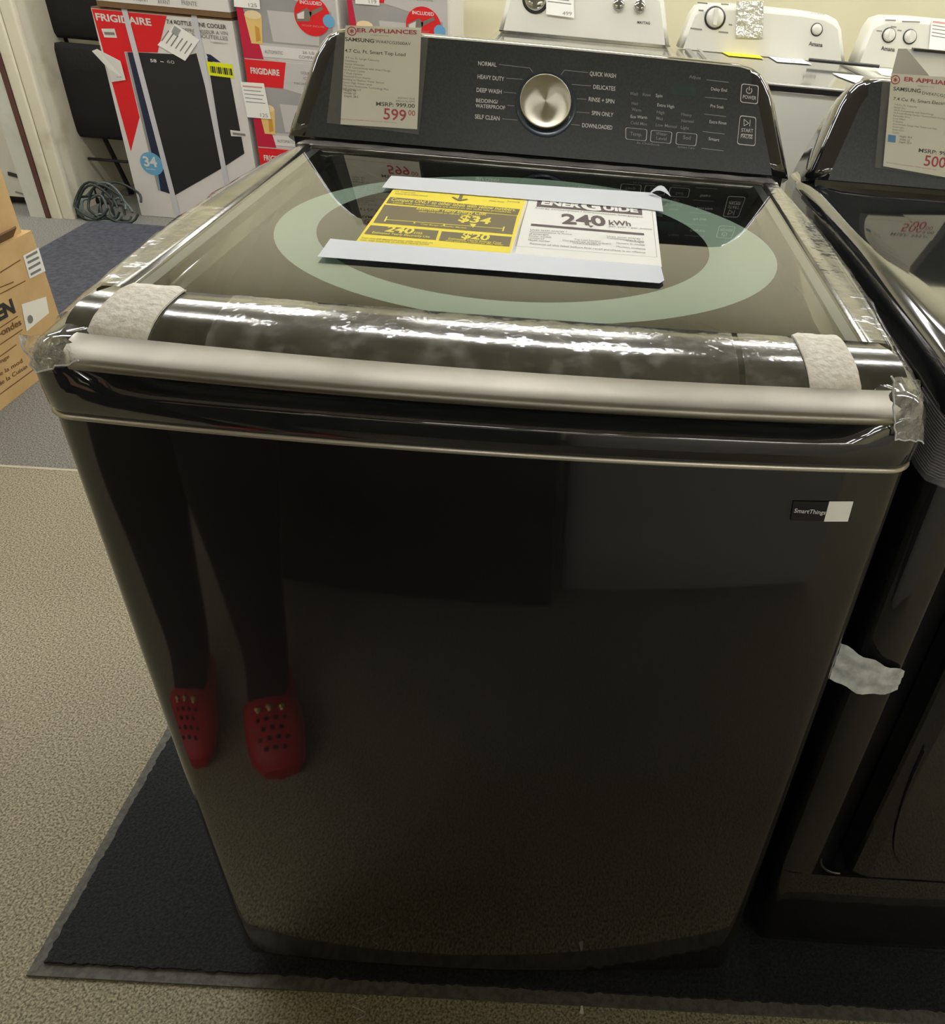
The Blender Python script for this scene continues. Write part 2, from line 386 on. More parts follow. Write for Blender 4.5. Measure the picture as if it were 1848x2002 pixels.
b.loft([cover_row(.05, .955, .06, -.02, 0, 0), [(p[0] * .9 + C2 * .1, p[1] * .9 + .035, .90) for p in cover_row(.06, .955, .06, -.02, 0, 0)]], DECKM, smooth=False); b.build('top_cover', ws)
b = MB()
for r0, r1 in (((W / 2 - .30, .1), 0), ((W / 2 + .30, .1), 0), ((W / 2 - .30, .6), 0), ((W / 2 + .30, .6), 0)):
    bb = MB(); bb.revolve((r0[0], r0[1], .009), (0, 0, 1), [(.02, 0), (.022, .004), (.018, .012), (.012, .027)], DARK, 16); bb.build('foot', ws)

# lid: frame with rolled front, steel handle strip, glass with printed ring
LZ0, LZ1 = .9800, .9855          # glass height front, rear
YF, YR = .087, .583
def lz(y): return LZ0 + (LZ1 - LZ0) * (y - YF) / (YR - YF)
lidpl = Plane((0, YF, LZ0), (1, 0, 0), (0, YR - YF, LZ1 - LZ0))
GX0, GX1 = .037, .650
def lidx(y):     # outer half-edges of the lid at depth y
    f = math.sin(math.pi * min(max((y - .0) / .62, 0), 1))
    return .018 - .018 * f, .672 + .014 * f
b = MB()
NX = 30
def strip_row(y, z, bowf, inset=0.0):
    xa, xb = lidx(y); xa += inset; xb -= inset
    return [(xa + (xb - xa) * k / NX, y - BOW * bowf * (1 - ((2 * k / NX - 1)) ** 2), z) for k in range(NX + 1)]
prof = [(.050, .940, 1), (.012, .9415, 1), (.004, .9445, 1), (.000, .9530, 1)]
# rolled front band between glass and steel strip
band = [(YF + .002, .9790, .25), (YF, .9805, .25), (.074, .9802, .45), (.064, .9796, .6), (.055, .9784, .7), (.046, .9762, .8), (.038, .9730, .9), (.031, .9690, .95), (.026, .9645, 1), (.0245, .9600, 1)]
L = [strip_row(y, z, bf, i) for (y, z, bf), i in zip(band, [.02, .016, .008, .004, .002, .001, 0, 0, 0, 0])]
b.loft(L, LIDF, caps=False, closed=False)
# side rails and rear rail
for side in (0, 1):
    rowsR = []
    for k in range(19):
        y = .087 + (.612 - .087) * k / 18; xo = lidx(y)[side]; xi = (GX0, GX1)[side]; s_ = 1 if side == 0 else -1; z = lz(y)
        rowsR.append([(xo, y, z - .020), (xo, y, z - .008), (xo + s_ * .002, y, z - .003), (xo + s_ * .007, y, z), (xi - s_ * .008, y, z + .0005), (xi - s_ * .001, y, z - .0005), (xi + s_ * .001, y, z - .004), (xi + s_ * .001, y, z - .020)])
    b.loft(rowsR, LIDF)
zr = lz(YR); xa, xb = lidx(.60)
b.loft([[(x, YR - .001, zr - .02), (x, YR - .001, zr - .003), (x, YR + .003, zr), (x, YR + .024, zr + .0005), (x, .614, zr - .003), (x, .614, zr - .02)] for x in (xa, C2, xb)], LIDF)
# front corners: end faces of the rolled band
for side in (0, 1):
    k = 0 if side == 0 else NX
    prm = [L[i][k] for i in range(len(L))]
    b.poly([tuple(p) for p in prm] + [(prm[-1][0], .087, .9600)], LIDF)
lid_o = b.build('lid', ws)
# dark strips painting in the shadow gap at the glass inner bevel
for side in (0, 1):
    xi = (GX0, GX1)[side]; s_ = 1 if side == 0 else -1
    b = MB(); b.prism([(xi, YF, LZ0 - .004), (xi + s_ * .012, YF, LZ0 - .0035), (xi + s_ * .012, YR, LZ1 - .0035), (xi, YR, LZ1 - .004)], (0, 0, .0005), DARK); b.build('shadow_gap_strip', lid_o)
b = MB(); st = [(.0245, .9600), (.0250, .9678), (.0225, .9692), (-.006, .9640), (-.0095, .9622), (-.0108, .9592), (-.0100, .9560), (-.006, .9540), (.02, .9530)]
def hrow(f, k):
    return [(.0, 0, 0)]
rowsS = []
for k in range(NX + 5):
    t = k / (NX + 4); x = .019 + (.671 - .019) * t; e = min(t, 1 - t) * (.652); q = 1 if e > .02 else math.sqrt(max(0, 1 - ((.02 - e) / .02) ** 2))
    yb = -BOW * (1 - (2 * t - 1) ** 2)
    rowsS.append([(x, .0245 + (y - .0245) * (.35 + .65 * q) + yb, z) for y, z in st])
b.loft(rowsS, BRUSH); b.build('handle_strip', lid_o, label='brushed steel handle strip')
b = MB(); b.prism([(GX0, YF, LZ0 - .0012), (GX1, YF, LZ0 - .0012), (GX1, YR, LZ1 - .0012), (GX0, YR, LZ1 - .0012)], (0, 0, .0), GLASS)
b = MB(); b.poly([(GX0, YF, LZ0 - .0012), (GX1, YF, LZ0 - .0012), (GX1, YR, LZ1 - .0012), (GX0, YR, LZ1 - .0012)], GLASS); b.build('glass_panel', lid_o)
b = MB(); n = 96; ro, ri = [], []
for k in range(n):
    a = 2 * math.pi * k / n
    x, y = .353 + .262 * math.cos(a), .305 + .221 * math.sin(a); x2, y2 = .337 + .206 * math.cos(a), .308 + .183 * math.sin(a)
    ro.append((x, min(y, .566), lz(min(y, .566)) - .0035)); ri.append((x2, min(y2, .564), lz(min(y2, .564)) - .0035))
b.add(ro + ri, [(i, (i + 1) % n, n + (i + 1) % n, n + i) for i in range(n)], RINGP); b.build('frosted_ring', lid_o, label='pale green frosted ring under the glass')

# console
ZC, YC = .986, .634
tc = Vector((0, .056, .131)).normalized(); CP = Plane((0, YC, ZC), (1, 0, 0), tc)
def cpt(x, h, d): return Vector((x, YC, ZC)) + tc * h - CP.n * d     # d = depth behind the face
HC = .152
def outline(ins, top=0.0):
    H = HC - min(ins, .012)
    pts = [(-.017 + ins, 0)]
    # left flank from base to rounded top corner, then mirrored
    L_ = [(-.017, .0), (-.012, .018), (-.003, .045), (.008, .078), (.017, .105), (.026, .124), (.038, .139), (.054, .148), (.075, .152)]
    Lp = []
    for x, h in L_:
        k = h / .152; Lp.append((x + ins * (1 if h < .13 else max(0, (.152 - h) / .022)), h - min(ins, .012) * (0 if h < .11 else (h - .11) / .042)))
    mid = [(C2 - .12, H + .0015), (C2, H + .002), (C2 + .12, H + .0015)]
    Rp = [(W - x, h) for x, h in reversed(Lp)]
    return Lp + mid + Rp
b = MB()
rowsC = [[cpt(x, h, d) for x, h in outline(i)] for i, d in ((.030, .0000), (.022, .0005), (.014, .003), (.007, .008), (.002, .016), (0, .030), (0, .055))]
back = [Vector((x, .745, max(p.z - .004, ZC - .03))) for p, (x, h) in zip(rowsC[-1], outline(.003))]
rowsC.append(back)
b.loft(rowsC, GLOSS, caps=False)
n = len(rowsC[0]); bs = len(b.v)
b.add(rowsC[0], [tuple(range(n))], CONS)
b.add(back, [tuple(reversed(range(n)))], DARK)
# face foot: the flat strip that meets the lid deck
b.box((-.004, .640, .945), (W + .004, .744, ZC - .0015), GLOSS)
con = b.build('console', ws)
b = MB(); P = CP
def T(t, a, c, h, m=INK, bold=.012): b.text(P, t, a, c, h, m, bold)
T('NORMAL', (935, 128), (971, 131), 8); T('HEAVY DUTY', (934, 154), (986, 159), 8); T('DEEP WASH', (932, 180), (981, 184), 8)
T('BEDDING/', (931, 200), (974, 203), 7); T('WATERPROOF', (930, 210.5), (988, 214.5), 7); T('SELF CLEAN', (929, 232), (977, 236), 8)
T('QUICK WASH', (1153, 148), (1204, 153), 8); T('DELICATES', (1160, 174), (1203, 178), 8); T('RINSE + SPIN', (1151, 198), (1201, 203), 8)
T('SPIN ONLY', (1157, 225), (1199, 229), 8); T('DOWNLOADED', (1138, 249), (1197, 254), 8)
def LN(a, c, wd=.0008, m=INKD): b.line(P, a, c, wd, m)
LN((976, 126), (1036, 133)); LN((1036, 133), (1042, 141)); LN((990, 153), (1022, 155)); LN((985, 180), (1009, 182)); LN((992, 206), (1006, 207)); LN((982, 232), (1012, 235))
LN((1150, 142), (1104, 137)); LN((1104, 137), (1097, 146)); LN((1156, 168), (1118, 165)); LN((1147, 194), (1128, 193)); LN((1153, 221), (1127, 219)); LN((1134, 245), (1116, 243))
for t, a, c in (('Wash', (1232, 186), (1247, 187)), ('Rinse', (1257, 188), (1272, 189)), ('Spin', (1282, 190), (1295, 191)), ('Hot', (1235, 205), (1247, 206)), ('Warm', (1235, 217), (1253, 219)), ('Eco Warm', (1233, 231), (1265, 233)), ('Cold Max', (1233, 243), (1265, 246)),
                ('Extra High', (1285, 208), (1318, 212)), ('High', (1284, 222), (1299, 224)), ('Mid', (1283, 234), (1295, 236)), ('Low Manual', (1282, 247), (1323, 251)), ('Heavy', (1332, 226), (1352, 229)), ('Normal', (1332, 239), (1356, 241)), ('Light', (1331, 252), (1347, 254)),
                ('Delay End', (1390, 177), (1421, 180)), ('Pre Soak', (1389, 210), (1415, 213)), ('Extra Rinse', (1387, 241), (1420, 244)), ('Smart', (1385, 274), (1406, 277)), ('Adjust', (1347, 153), (1370, 156))):
    T(t, a, c, 6, INK if t[0] in 'ESDP' else INKD, .002)
for a, c in (((1382, 156), (1425, 161)), ((1379, 190), (1422, 194)), ((1377, 223), (1420, 228)), ((1374, 257), (1417, 262)), ((1372, 290), (1415, 295))): LN(a, c, .0009)
T('3s Childlock', (1245, 281), (1290, 286), 4, INKD, 0); T('System Care', (1325, 289), (1358, 292), 4, INKD, 0)
b.build('control_markings', con)
for nm, px, lines in (('temperature_button', [(1223, 249), (1266, 253), (1264, 276), (1223, 272)], [('Temp.', (1232, 265), (1255, 267), 7)]),
                      ('water_level_button', [(1273, 254), (1315, 258), (1312, 281), (1271, 277)], [('Water', (1282, 264), (1304, 266), 6), ('Level', (1283, 273), (1303, 275), 6)]),
                      ('soil_button', [(1323, 258), (1364, 262), (1361, 286), (1321, 282)], [('Soil', (1335, 272), (1350, 274), 7)])):
    b = MB(); b.quad(P, px, CONS, .0006, .0006); b.rrect(P, px, .0009, INK, .0014, .003)
    for t, a, c, h in lines: b.text(P, t, a, c, h, INKD, .003, .0015)
    b.build(nm, con)
b = MB(); px = [(1450, 163), (1484, 167), (1482, 204), (1447, 200)]; b.quad(P, px, CONS, .0006, .0006); b.rrect(P, px, .0012, INK, .0014, .004); b.text(P, 'POWER', (1452, 193), (1478, 196), 7, INK, .004, .0015)
cc = P.at(1465, 177, .0016)
for k in range(10):
    a0, a1 = math.radians(125 + 290 * k / 10), math.radians(125 + 290 * (k + 1) / 10)
    q = lambda a, r: cc + P.r * (r * math.cos(a)) + P.u * (r * math.sin(a)); b.poly([q(a0, .0034), q(a1, .0034), q(a1, .0044), q(a0, .0044)], INK)
b.line(P, (1465.5, 169), (1465, 177), .001, INK, .0016); b.build('power_button', con)
b = MB(); px = [(1447, 225), (1479, 229), (1477, 286), (1441, 282)]; b.quad(P, px, CONS, .0006, .0006); b.rrect(P, px, .0012, INK, .0014, .004)
b.text(P, 'START', (1449, 258), (1472, 260), 7, INK, .004, .0015); b.text(P, 'PAUSE', (1448, 270), (1471, 272), 7, INK, .004, .0015)
for a, c in (((1455, 233), (1464, 241)), ((1464, 241), (1455, 246)), ((1455, 246), (1455, 233)), ((1467, 234), (1466, 247)), ((1450, 262), (1472, 264))): b.line(P, a, c, .0008, INK, .0015)
b.build('start_button', con)
b = MB(); b.quad(P, [(1311, 165), (1362, 170), (1361, 190), (1309, 185)], DISP, .0004, .0004); b.build('display', con)
# dial
dc = P.at(1068, 206); Rz = P.n
dial = thing('dial', '', '', dc); del dial['label']; del dial['category']
dial.rotation_mode = 'QUATERNION'; dial.rotation_quaternion = Vector((0, 0, 1)).rotation_difference(P.n)
dial.parent = con; dial.location = dc - ws.location
def local_build(bm, name, par, m4=None, **tg):
    o = bm.build(name, None, **tg); o.parent = par; return o
dial_obj = dial
bpy.data.objects.remove(dial)
Q = Vector((0, 0, 1)).rotation_difference(P.n)
def dialmesh(prof, m, name, parent, first=False, seg=64):
    b = MB(); b.revolve((0, 0, 0), (0, 0, 1), prof, m, seg)
    me_o = b.build(name)
    me_o.parent = parent
    if first:
        me_o.rotation_mode = 'QUATERNION'; me_o.rotation_quaternion = Q; me_o.location = dc - ws.location
    return me_o
dl = dialmesh([(.0425, .0005), (.0425, .002), (.0400, .0032), (.0375, .0032)], RING, 'dial', con, True)
dialmesh([(.0375, .001), (.0370, .004), (.0362, .010), (.0358, .0185), (.0350, .0195)], GLOSS, 'dial_skirt', dl)
dialmesh([(.0356, .0186), (.0354, .0210), (.0345, .0222), (.0330, .0226), (.018, .0222), (.0006, .0218)], SPUN, 'dial_cap', dl)
# sticker with the app name; the code square beside it is left blank
SP = Plane((.62, -.0060, 0), (1, .055, 0), (0, 0, 1))
def fy(x): return -BOW * (1 - ((x - C2) / C2) ** 2)
def front_patch(px, m, name, parent, th=.0006, texts=()):
    b = MB(); pts = [YP(-.006).at(u, v) for u, v in px]; pts = [Vector((p.x, fy(p.x) - .0012, p.z)) for p in pts]
    b.prism(pts, (0, th, 0), m); pl = Plane(pts[3], pts[2] - pts[3], (0, 0, 1))
    for t, a, c, h, mm in texts: b.text(pl, t, a, c, h, mm, .008, .0007)
    return b.build(name, parent)
front_patch([(1551, 978), (1620, 982), (1612, 1020), (1545, 1015)], DARK, 'name_sticker', ws, texts=[('SmartThings', (1552, 1001), (1613, 1005), 8, INK)])
front_patch([(1622, 981), (1670, 983), (1659, 1022), (1611, 1020)], PAPER, 'blank_sticker', ws)

# ------------------------------------------------------------------ things on the washer lid
def sheet(name, px, m, label, cat, off, th=.0003, pl=lidpl):
    b = MB(); b.quad(pl, px, m, off, th); return b
yl = MB(); yl.quad(lidpl, [(776, 362), (1033, 388), (1003, 514), (686, 490)], YELP, .0003, .0003)
yl.quad(lidpl, [(768, 371), (1027, 389), (997, 495), (697, 471)], YEL, .0007)
yl.quad(lidpl, [(763, 385), (1017, 409), (1012, 421), (755, 397)], BROWN, .0009)
yl.quad(lidpl, [(752, 400), (1011, 422), (1002, 458), (730, 435)], BROWN, .0009)
yl.quad(lidpl, [(725, 440), (858, 451), (852, 469), (712, 457)], BROWN, .0009)
yl.quad(lidpl, [(864, 452), (1001, 463), (996, 482), (858, 470)], BROWN, .0009)
def YT(t, a, c, h, m=YINK, bold=.01): yl.text(lidpl, t, a, c, h, m, bold, .0011)
YT('ENERGYGUIDE', (782, 371), (1018, 391), 13, TXTG, .03)
YT('Compare ONLY to other labels with yellow numbers.', (764, 394), (1008, 415), 6); YT('Labels with yellow numbers are based on the same test procedures.', (768, 399), (1000, 418), 3)
YT('Estimated Yearly Energy Cost', (814, 411), (950, 423), 6, bold=.015); YT('when used with an electric water heater', (818, 416), (940, 426), 3)
YT('$34', (895, 434), (957, 440), 12, bold=.03)
YT('240', (752, 454), (806, 459), 11, bold=.03); YT('kWh', (808, 459), (824, 461), 5); YT('Estimated Yearly Electricity Use', (727, 458), (840, 467), 4)
YT('$20', (901, 467), (955, 472), 11, bold=.03); YT('Estimated Yearly Energy Cost', (876, 470), (980, 479), 4); YT('when used with a natural gas water heater', (871, 473), (984, 482), 2.5)
YT('U.S. Government', (772, 377), (812, 380), 2.5, BROWN, 0); YT('Federal law prohibits removal', (772, 381), (836, 386), 2.5, BROWN, 0); YT('Samsung', (992, 396), (1016, 398), 2.5, BROWN, 0); YT('Clothes Washer', (956, 395), (986, 398), 2.5, BROWN, 0)
YT('Your cost will depend on your utility rates and use', (706, 468), (846, 478), 3, BROWN, 0); YT('Cost range based only on standard capacity models', (704, 472), (838, 481), 3, BROWN, 0)
YT('Cost Range of Similar Models', (822, 441), (912, 449), 2.5)
for a, c in (((753, 429), (985, 447)), ((757, 423), (752, 433)), ((986, 443), (983, 452)), ((811, 433), (810, 437)), ((869, 438), (868, 442))): yl.line(lidpl, a, c, .0016, YINK, .0011)
yl.poly([lidpl.at(u, v, .0011) for u, v in ((918, 437), (932, 438), (925, 445))], YINK)
yl.line(lidpl, (904, 378), (899, 390), .004, BROWN, .0012); yl.line(lidpl, (885, 385), (898, 392), .003, BROWN, .0012); yl.line(lidpl, (914, 389), (897, 392), .003, BROWN, .0012)
yl.quad(lidpl, [(907, 489), (927, 491), (924, 500), (904, 498)], INKD, .0009)
tag(yl.build('energy_label'), 'bright yellow energy cost label lying on the washer glass lid', 'label', None)
wl = MB(); wl.quad(lidpl, [(1036, 382), (1280, 398), (1294, 522), (997, 503)], PAPER, .0003, .0003)
wl.rrect(lidpl, [(1034, 388), (1275, 408), (1285, 503), (1008, 481)], .0006, TXTG, .0008, .0005)
wl.quad(lidpl, [(1051, 392), (1255, 405), (1256, 421), (1049, 404)], MAROON, .0007)
def WT(t, a, c, h, m=MAROON, bold=.01): wl.text(lidpl, t, a, c, h, m, bold, .0010)
WT('ENER', (1058, 401), (1136, 408), 9, PAPER, .05); WT('G', (1138, 411), (1176, 413), 15, PAPER, .05); WT('UIDE', (1180, 412), (1248, 417), 9, PAPER, .05)
WT('Energy consumption / Consommation energetique', (1047, 409), (1257, 427), 3, TXTG, 0)
WT('240', (1099, 438), (1186, 443), 18, MAROON, .03); WT('kWh', (1191, 441), (1234, 444), 9, MAROON, .02); WT('per year / par annee', (1191, 445), (1275, 451), 3, TXTG, 0)
wl.quad(lidpl, [(1039, 437), (1259, 456), (1260, 460), (1038, 441)], MAROON, .0009)
wl.poly([lidpl.at(u, v, .0011) for u, v in ((1151, 441), (1161, 441), (1156, 445))], MAROON)
for t, a, c in (('Uses least energy /', (1037, 452), (1109, 456)), ('Consommation la moins', (1036, 456), (1118, 461)), ("d'energie", (1035, 460), (1073, 462)), ('Uses most energy /', (1187, 465), (1258, 470)), ('Consommation la plus', (1187, 468), (1259, 475)), ("d'energie", (1224, 473), (1259, 477)), ('Similar models', (1034, 464), (1078, 467)), ('compared', (1034, 468), (1064, 470)), ('Top Load Standard', (1123, 471), (1174, 475)), ('Chargement par le haut ordinaire', (1100, 473), (1195, 480)), ('WA47CG3500AV', (1119, 478), (1175, 482)), ('Model number', (1033, 472), (1076, 475)), ('Numero du modele', (1206, 478), (1261, 482)), ('Modeles similaires', (1206, 485), (1262, 490)),
                ('Removal of this label before first retail purchase is an offence', (1036, 479), (1262, 497))):
    WT(t, a, c, 3, TXTG, 0)
tag(wl.build('energy_label'), 'white energy rating sheet reading 240 kWh on the washer glass lid', 'label')
b = MB(); b.quad(lidpl, [(765, 344), (1274, 377), (1293, 386), (1297, 414), (1262, 409), (747, 367)], film('white_tape_far', (.8, .8, .8, 1), .03, .4, frost=.72, frostcol=srgb(224, 228, 230)), .0016, .0003)
c0 = lidpl.at(1290, 384, .002)
b.loft([[c0 + Vector((-.014 + .028 * k / 6, 0.002 * math.sin(k), .001 + .006 * math.sin(math.pi * k / 6))) for k in range(7)], [c0 + Vector((-.010 + .022 * k / 6, .010, .003 + .008 * math.sin(math.pi * k / 6))) for k in range(7)]], TAPEW, caps=False, closed=False)
tag(b.build('paper_tape'), 'long white paper tape along the far edge of the energy labels, corner curled', 'tape')
b = MB(); b.quad(lidpl, [(646, 467), (700, 472), (1292, 520), (1299, 548), (1290, 554), (621, 502)], film('white_tape_near', (.8, .8, .8, 1), .03, .4, frost=.8, frostcol=srgb(218, 224, 232)), .0016, .0003)
tag(b.build('paper_tape'), 'long white paper tape along the near edge of the energy labels', 'tape')

def drape(px_rows, m, off=.0012, plane_of=None):
    """film laid over the rolled front: rows of points on the band surface"""
    pass
def band_pt(x, s, off):     # s 0..1 from glass edge to steel strip
    k = s * (len(band) - 2) + 1; i = min(int(k), len(band) - 2); f = k - i
    y = band[i][0] * (1 - f) + band[i + 1][0] * f; z = band[i][1] * (1 - f) + band[i + 1][1] * f; bf = band[i][2] * (1 - f) + band[i + 1][2] * f
    xa, xb = lidx(y); t = (x - xa) / (xb - xa)
    dy = band[i + 1][0] - band[i][0]; dz = band[i + 1][1] - band[i][1]; nn = Vector((0, dz, -dy)).normalized()
    if nn.z < 0: nn = -nn
    return Vector((x, y - BOW * bf * (1 - (2 * t - 1) ** 2), z)) + nn * off
def pad(x0, x1, label, skew):
    b = MB(); N, Mx = 10, 10; rnd = random.Random(5); top, bot = [], []
    for i in range(N + 1):
        top.append([band_pt(x0 + (x1 - x0) * j / Mx + skew * (1 - i / N), -.12 + 1.0 * i / N, .0042 + rnd.uniform(-.0004, .0004) + (-.002 if i in (0, N) or j in (0, Mx) else 0)) for j in range(Mx + 1)])
        bot.append([band_pt(x0 + (x1 - x0) * j / Mx + skew * (1 - i / N), -.12 + 1.0 * i / N, .0004) for j in range(Mx + 1)])
    b.loft(top, FELT, caps=False, closed=False); b.loft(bot, FELT, caps=False, closed=False)
    ring = lambda g: g[0] + [r[-1] for r in g[1:]] + list(reversed(g[-1]))[1:] + [r[0] for r in reversed(g[1:-1])]
    b.loft([ring(bot), ring(top)], FELT, caps=False)
    tag(b.build('foam_pad'), label, 'foam pad')
pad(.034, .080, 'white foam pad on the left end of the lid front', .004)
pad(.592, .634, 'white foam pad on the right end of the lid front', -.004)
def band_tape(x0, x1, name, label, m=CLEAR, s0=-.1, s1=1.0, off=.0008, wr=.0009):
    b = MB(); rnd = random.Random(int(x0 * 999)); rws = []
    nx = max(6, int((x1 - x0) / .006))
    for i in range(11):
        rws.append([band_pt(x0 + (x1 - x0) * j / nx, s0 + (s1 - s0) * i / 10, off + rnd.random() ** 5 * wr * .8) for j in range(nx + 1)])
    b.loft(rws, m, caps=False, closed=False); return tag(b.build(name), label, 'tape')
band_tape(.124, .535, 'clear_tape', 'long wrinkled clear tape across the middle of the lid front')
band_tape(.540, .590, 'clear_tape', 'short clear tape left of the right foam pad', wr=.0004)
# clear corner wraps
def wrap(px, name, label, bulge, n=12, seed=1, amp=.004):
    """crumpled film spanning four corner points"""
    A, B, Cc, D = [Vector(p) for p in px]; rnd = random.Random(seed); rws = []
    nn = (B - A).cross(D - A).normalized()
    for i in range(n + 1):
        r = []
        for j in range(n + 1):
            u, v = i / n, j / n; p = A * (1 - u) * (1 - v) + B * u * (1 - v) + Cc * u * v + D * (1 - u) * v
            p = p + nn * (bulge * math.sin(math.pi * u) * math.sin(math.pi * v) + rnd.uniform(-amp, amp) * .35); r.append(p)
        rws.append(r)
    b = MB(); b.loft(rws, CLEAR, caps=False, closed=False); return tag(b.build(name), label, 'plastic wrap')
def shoulder(side, y, s, off):       # point on the top cover flank, s 0 (lid) .. 1 (below the shoulder)
    k = [(.020, .9702), (.010, .9690), (.003, .9650), (-.002, .9580), (-.004, .9470), (-.004, .930)]
    t = s * (len(k) - 1); i = min(int(t), len(k) - 2); f = t - i; ins = k[i][0] * (1 - f) + k[i + 1][0] * f; z = k[i][1] * (1 - f) + k[i + 1][1] * f
    g = math.sin(math.pi * min(max(y / .7, 0), 1)); x = ins - .012 * g * min(1, (1.4 - s)); z += .010 * g * (1 - s * .6)
    x -= off; 
    return Vector((x if side == 0 else W - x, y, z + off))
def flank_tape(side, y0, y1, label, seed, s1=.8):
    b = MB(); rnd = random.Random(seed); rws = []
    n = 26
    for i in range(n + 1):
        y = y0 + (y1 - y0) * i / n
        rws.append([shoulder(side, y, s1 * j / 8, .0012 + rnd.random() ** 4 * .0014) for j in range(9)])
    b.loft(rws, CLEAR, caps=False, closed=False); return tag(b.build('clear_tape'), label, 'tape')
flank_tape(0, .05, .60, 'wrinkled clear plastic film along the left top edge of the washer', 4)
flank_tape(1, .02, .60, 'wrinkled clear plastic film along the right top edge of the washer', 6)
def rail_tape(side, y0, y1, label, seed):
    b = MB(); rnd = random.Random(seed); rws = []
    for i in range(30):
        y = y0 + (y1 - y0) * i / 29; xo = lidx(y)[side]; xi = (GX0, GX1)[side]; s_ = 1 if side == 0 else -1
        rws.append([Vector((xo + s_ * .004 + (xi - s_ * .003 - xo - s_ * .004) * j / 6, y, lz(y) + .0012 + rnd.random() ** 5 * .0006)) for j in range(7)])
    b.loft(rws, CLEAR, caps=False, closed=False); tag(b.build('clear_tape'), label, 'tape')
rail_tape(0, .09, .30, 'bubbled clear tape on the left rail of the lid', 8)
rail_tape(1, .09, .58, 'bubbled clear tape on the right rail of the lid', 9)
RAILF = film('rail_film', (.9, .9, .88, 1), .10, .12, bump=(20, .4, .006), frost=.34, frostcol=(.62, .60, .55, 1), sf=(30, .3, .6, .16))
b = MB(); rws = []
for i in range(5):
    y = .586 + .025 * i / 4; xa, xb = lidx(y); rws.append([Vector((xa + .004 + (xb - xa - .008) * j / 40, y, lz(YR) + .0012 + .0004 * math.sin(j * 1.7 + i))) for j in range(41)])
b.loft(rws, RAILF, caps=False, closed=False); tag(b.build('clear_tape'), 'hazy clear tape along the rear rail of the lid in front of the console', 'tape')
# left corner wrap hangs off the corner as a stiff flap
lp = YP(-.008)
def corner_flap(px, ys, name, label, seed):
    b = MB(); rnd = random.Random(seed); n = 10; A, B, Cc, D = [YP(y).at(u, v) for (u, v), y in zip(px, ys)]; rws = []
    for i in range(n + 1):
        rws.append([(A * (1 - i / n) + D * (i / n)) * (1 - j / n) + (B * (1 - i / n) + Cc * (i / n)) * (j / n) + Vector((rnd.uniform(-1, 1), rnd.uniform(-1, 1), rnd.uniform(-1, 1))) * .0013 for j in range(n + 1)])
    b.loft(rws, CRUMP, caps=False, closed=False)
    edge = [r[0] for r in rws] ; b.tube(edge, .0008, STRAP, 5)
    b.tube(rws[-1], .0007, STRAP, 5)
    return tag(b.build(name), label, 'plastic wrap')
corner_flap([(32, 655), (128, 655), (152, 705), (72, 730)], [.02, -.012, -.020, -.006], 'corner_wrap', 'crumpled clear plastic flap at the left front corner of the washer', 2)
corner_flap([(1745, 735), (1800, 745), (1808, 865), (1752, 858)], [-.014, -.002, .000, -.012], 'corner_wrap', 'crumpled clear plastic wrapped round the right front corner of the washer', 3)

# ------------------------------------------------------------------ price tags
def price_tag(pl, sl, sh, off, label, lines, name='price_tag'):
    t = thing(name, label, 'price tag', pl.at(*sl[3], off))
    b = MB(); b.quad(pl, sl, CLEAR2, off + .0016); b.build('sleeve', t, label='clear plastic sleeve')
    b = MB(); b.quad(pl, sh, PAPERC, off, .0004)
    for tx, a, c, h, m, bo in lines: b.text(pl, tx, a, c, h, m, bo, off + .0007)
    sy = b
    cx = lines[0]
    a = cx[1]; o = pl.at(a[0] - 13, a[1] - 5, off + .0008)
    ring_r = (pl.at(a[0], a[1]) - pl.at(a[0], a[1] - 9)).length
    N = 24; V1 = [o + pl.r * (ring_r * 1.1 * math.cos(2 * math.pi * k / N)) + pl.u * (ring_r * 1.0 * math.sin(2 * math.pi * k / N)) for k in range(N)]; V2 = [o + (p - o) * .78 for p in V1]
    b.add(V1 + V2, [(i, (i + 1) % N, N + (i + 1) % N, N + i) for i in range(N)], TXTR)
    for k in range(6):
        an = math.radians(60 * k + 30); d = pl.r * math.cos(an) + pl.u * math.sin(an); q = pl.r * -math.sin(an) + pl.u * math.cos(an)
        b.poly([o - q * ring_r * .08, o + d * ring_r * .5 - q * ring_r * .13, o + d * ring_r * .5 + q * ring_r * .13, o + q * ring_r * .08], TXTR)
    b.build('card', t)
    return t
feat = ['4.7 cu. ft. Large Capacity', 'Stainless', 'Active WaterJet', 'Wi-Fi Connectivity with SmartThings', '10 Preset Cycles', '7 Wash Options', 'Diamond Drum Interior', 'Bedding w/ Shallow Water Sensed', 'Quick High Water Level', 'Vibration Reduction Technology Plus', 'Self Clean Lid']
fl = []
for i, s in enumerate(feat):
    y = 117 + 6.0 * i; x = 678 - .6 * i; fl.append((s, (x, y), (x + len(s) * 2.55, y + len(s) * .24), 3.6, TXTG, 0))
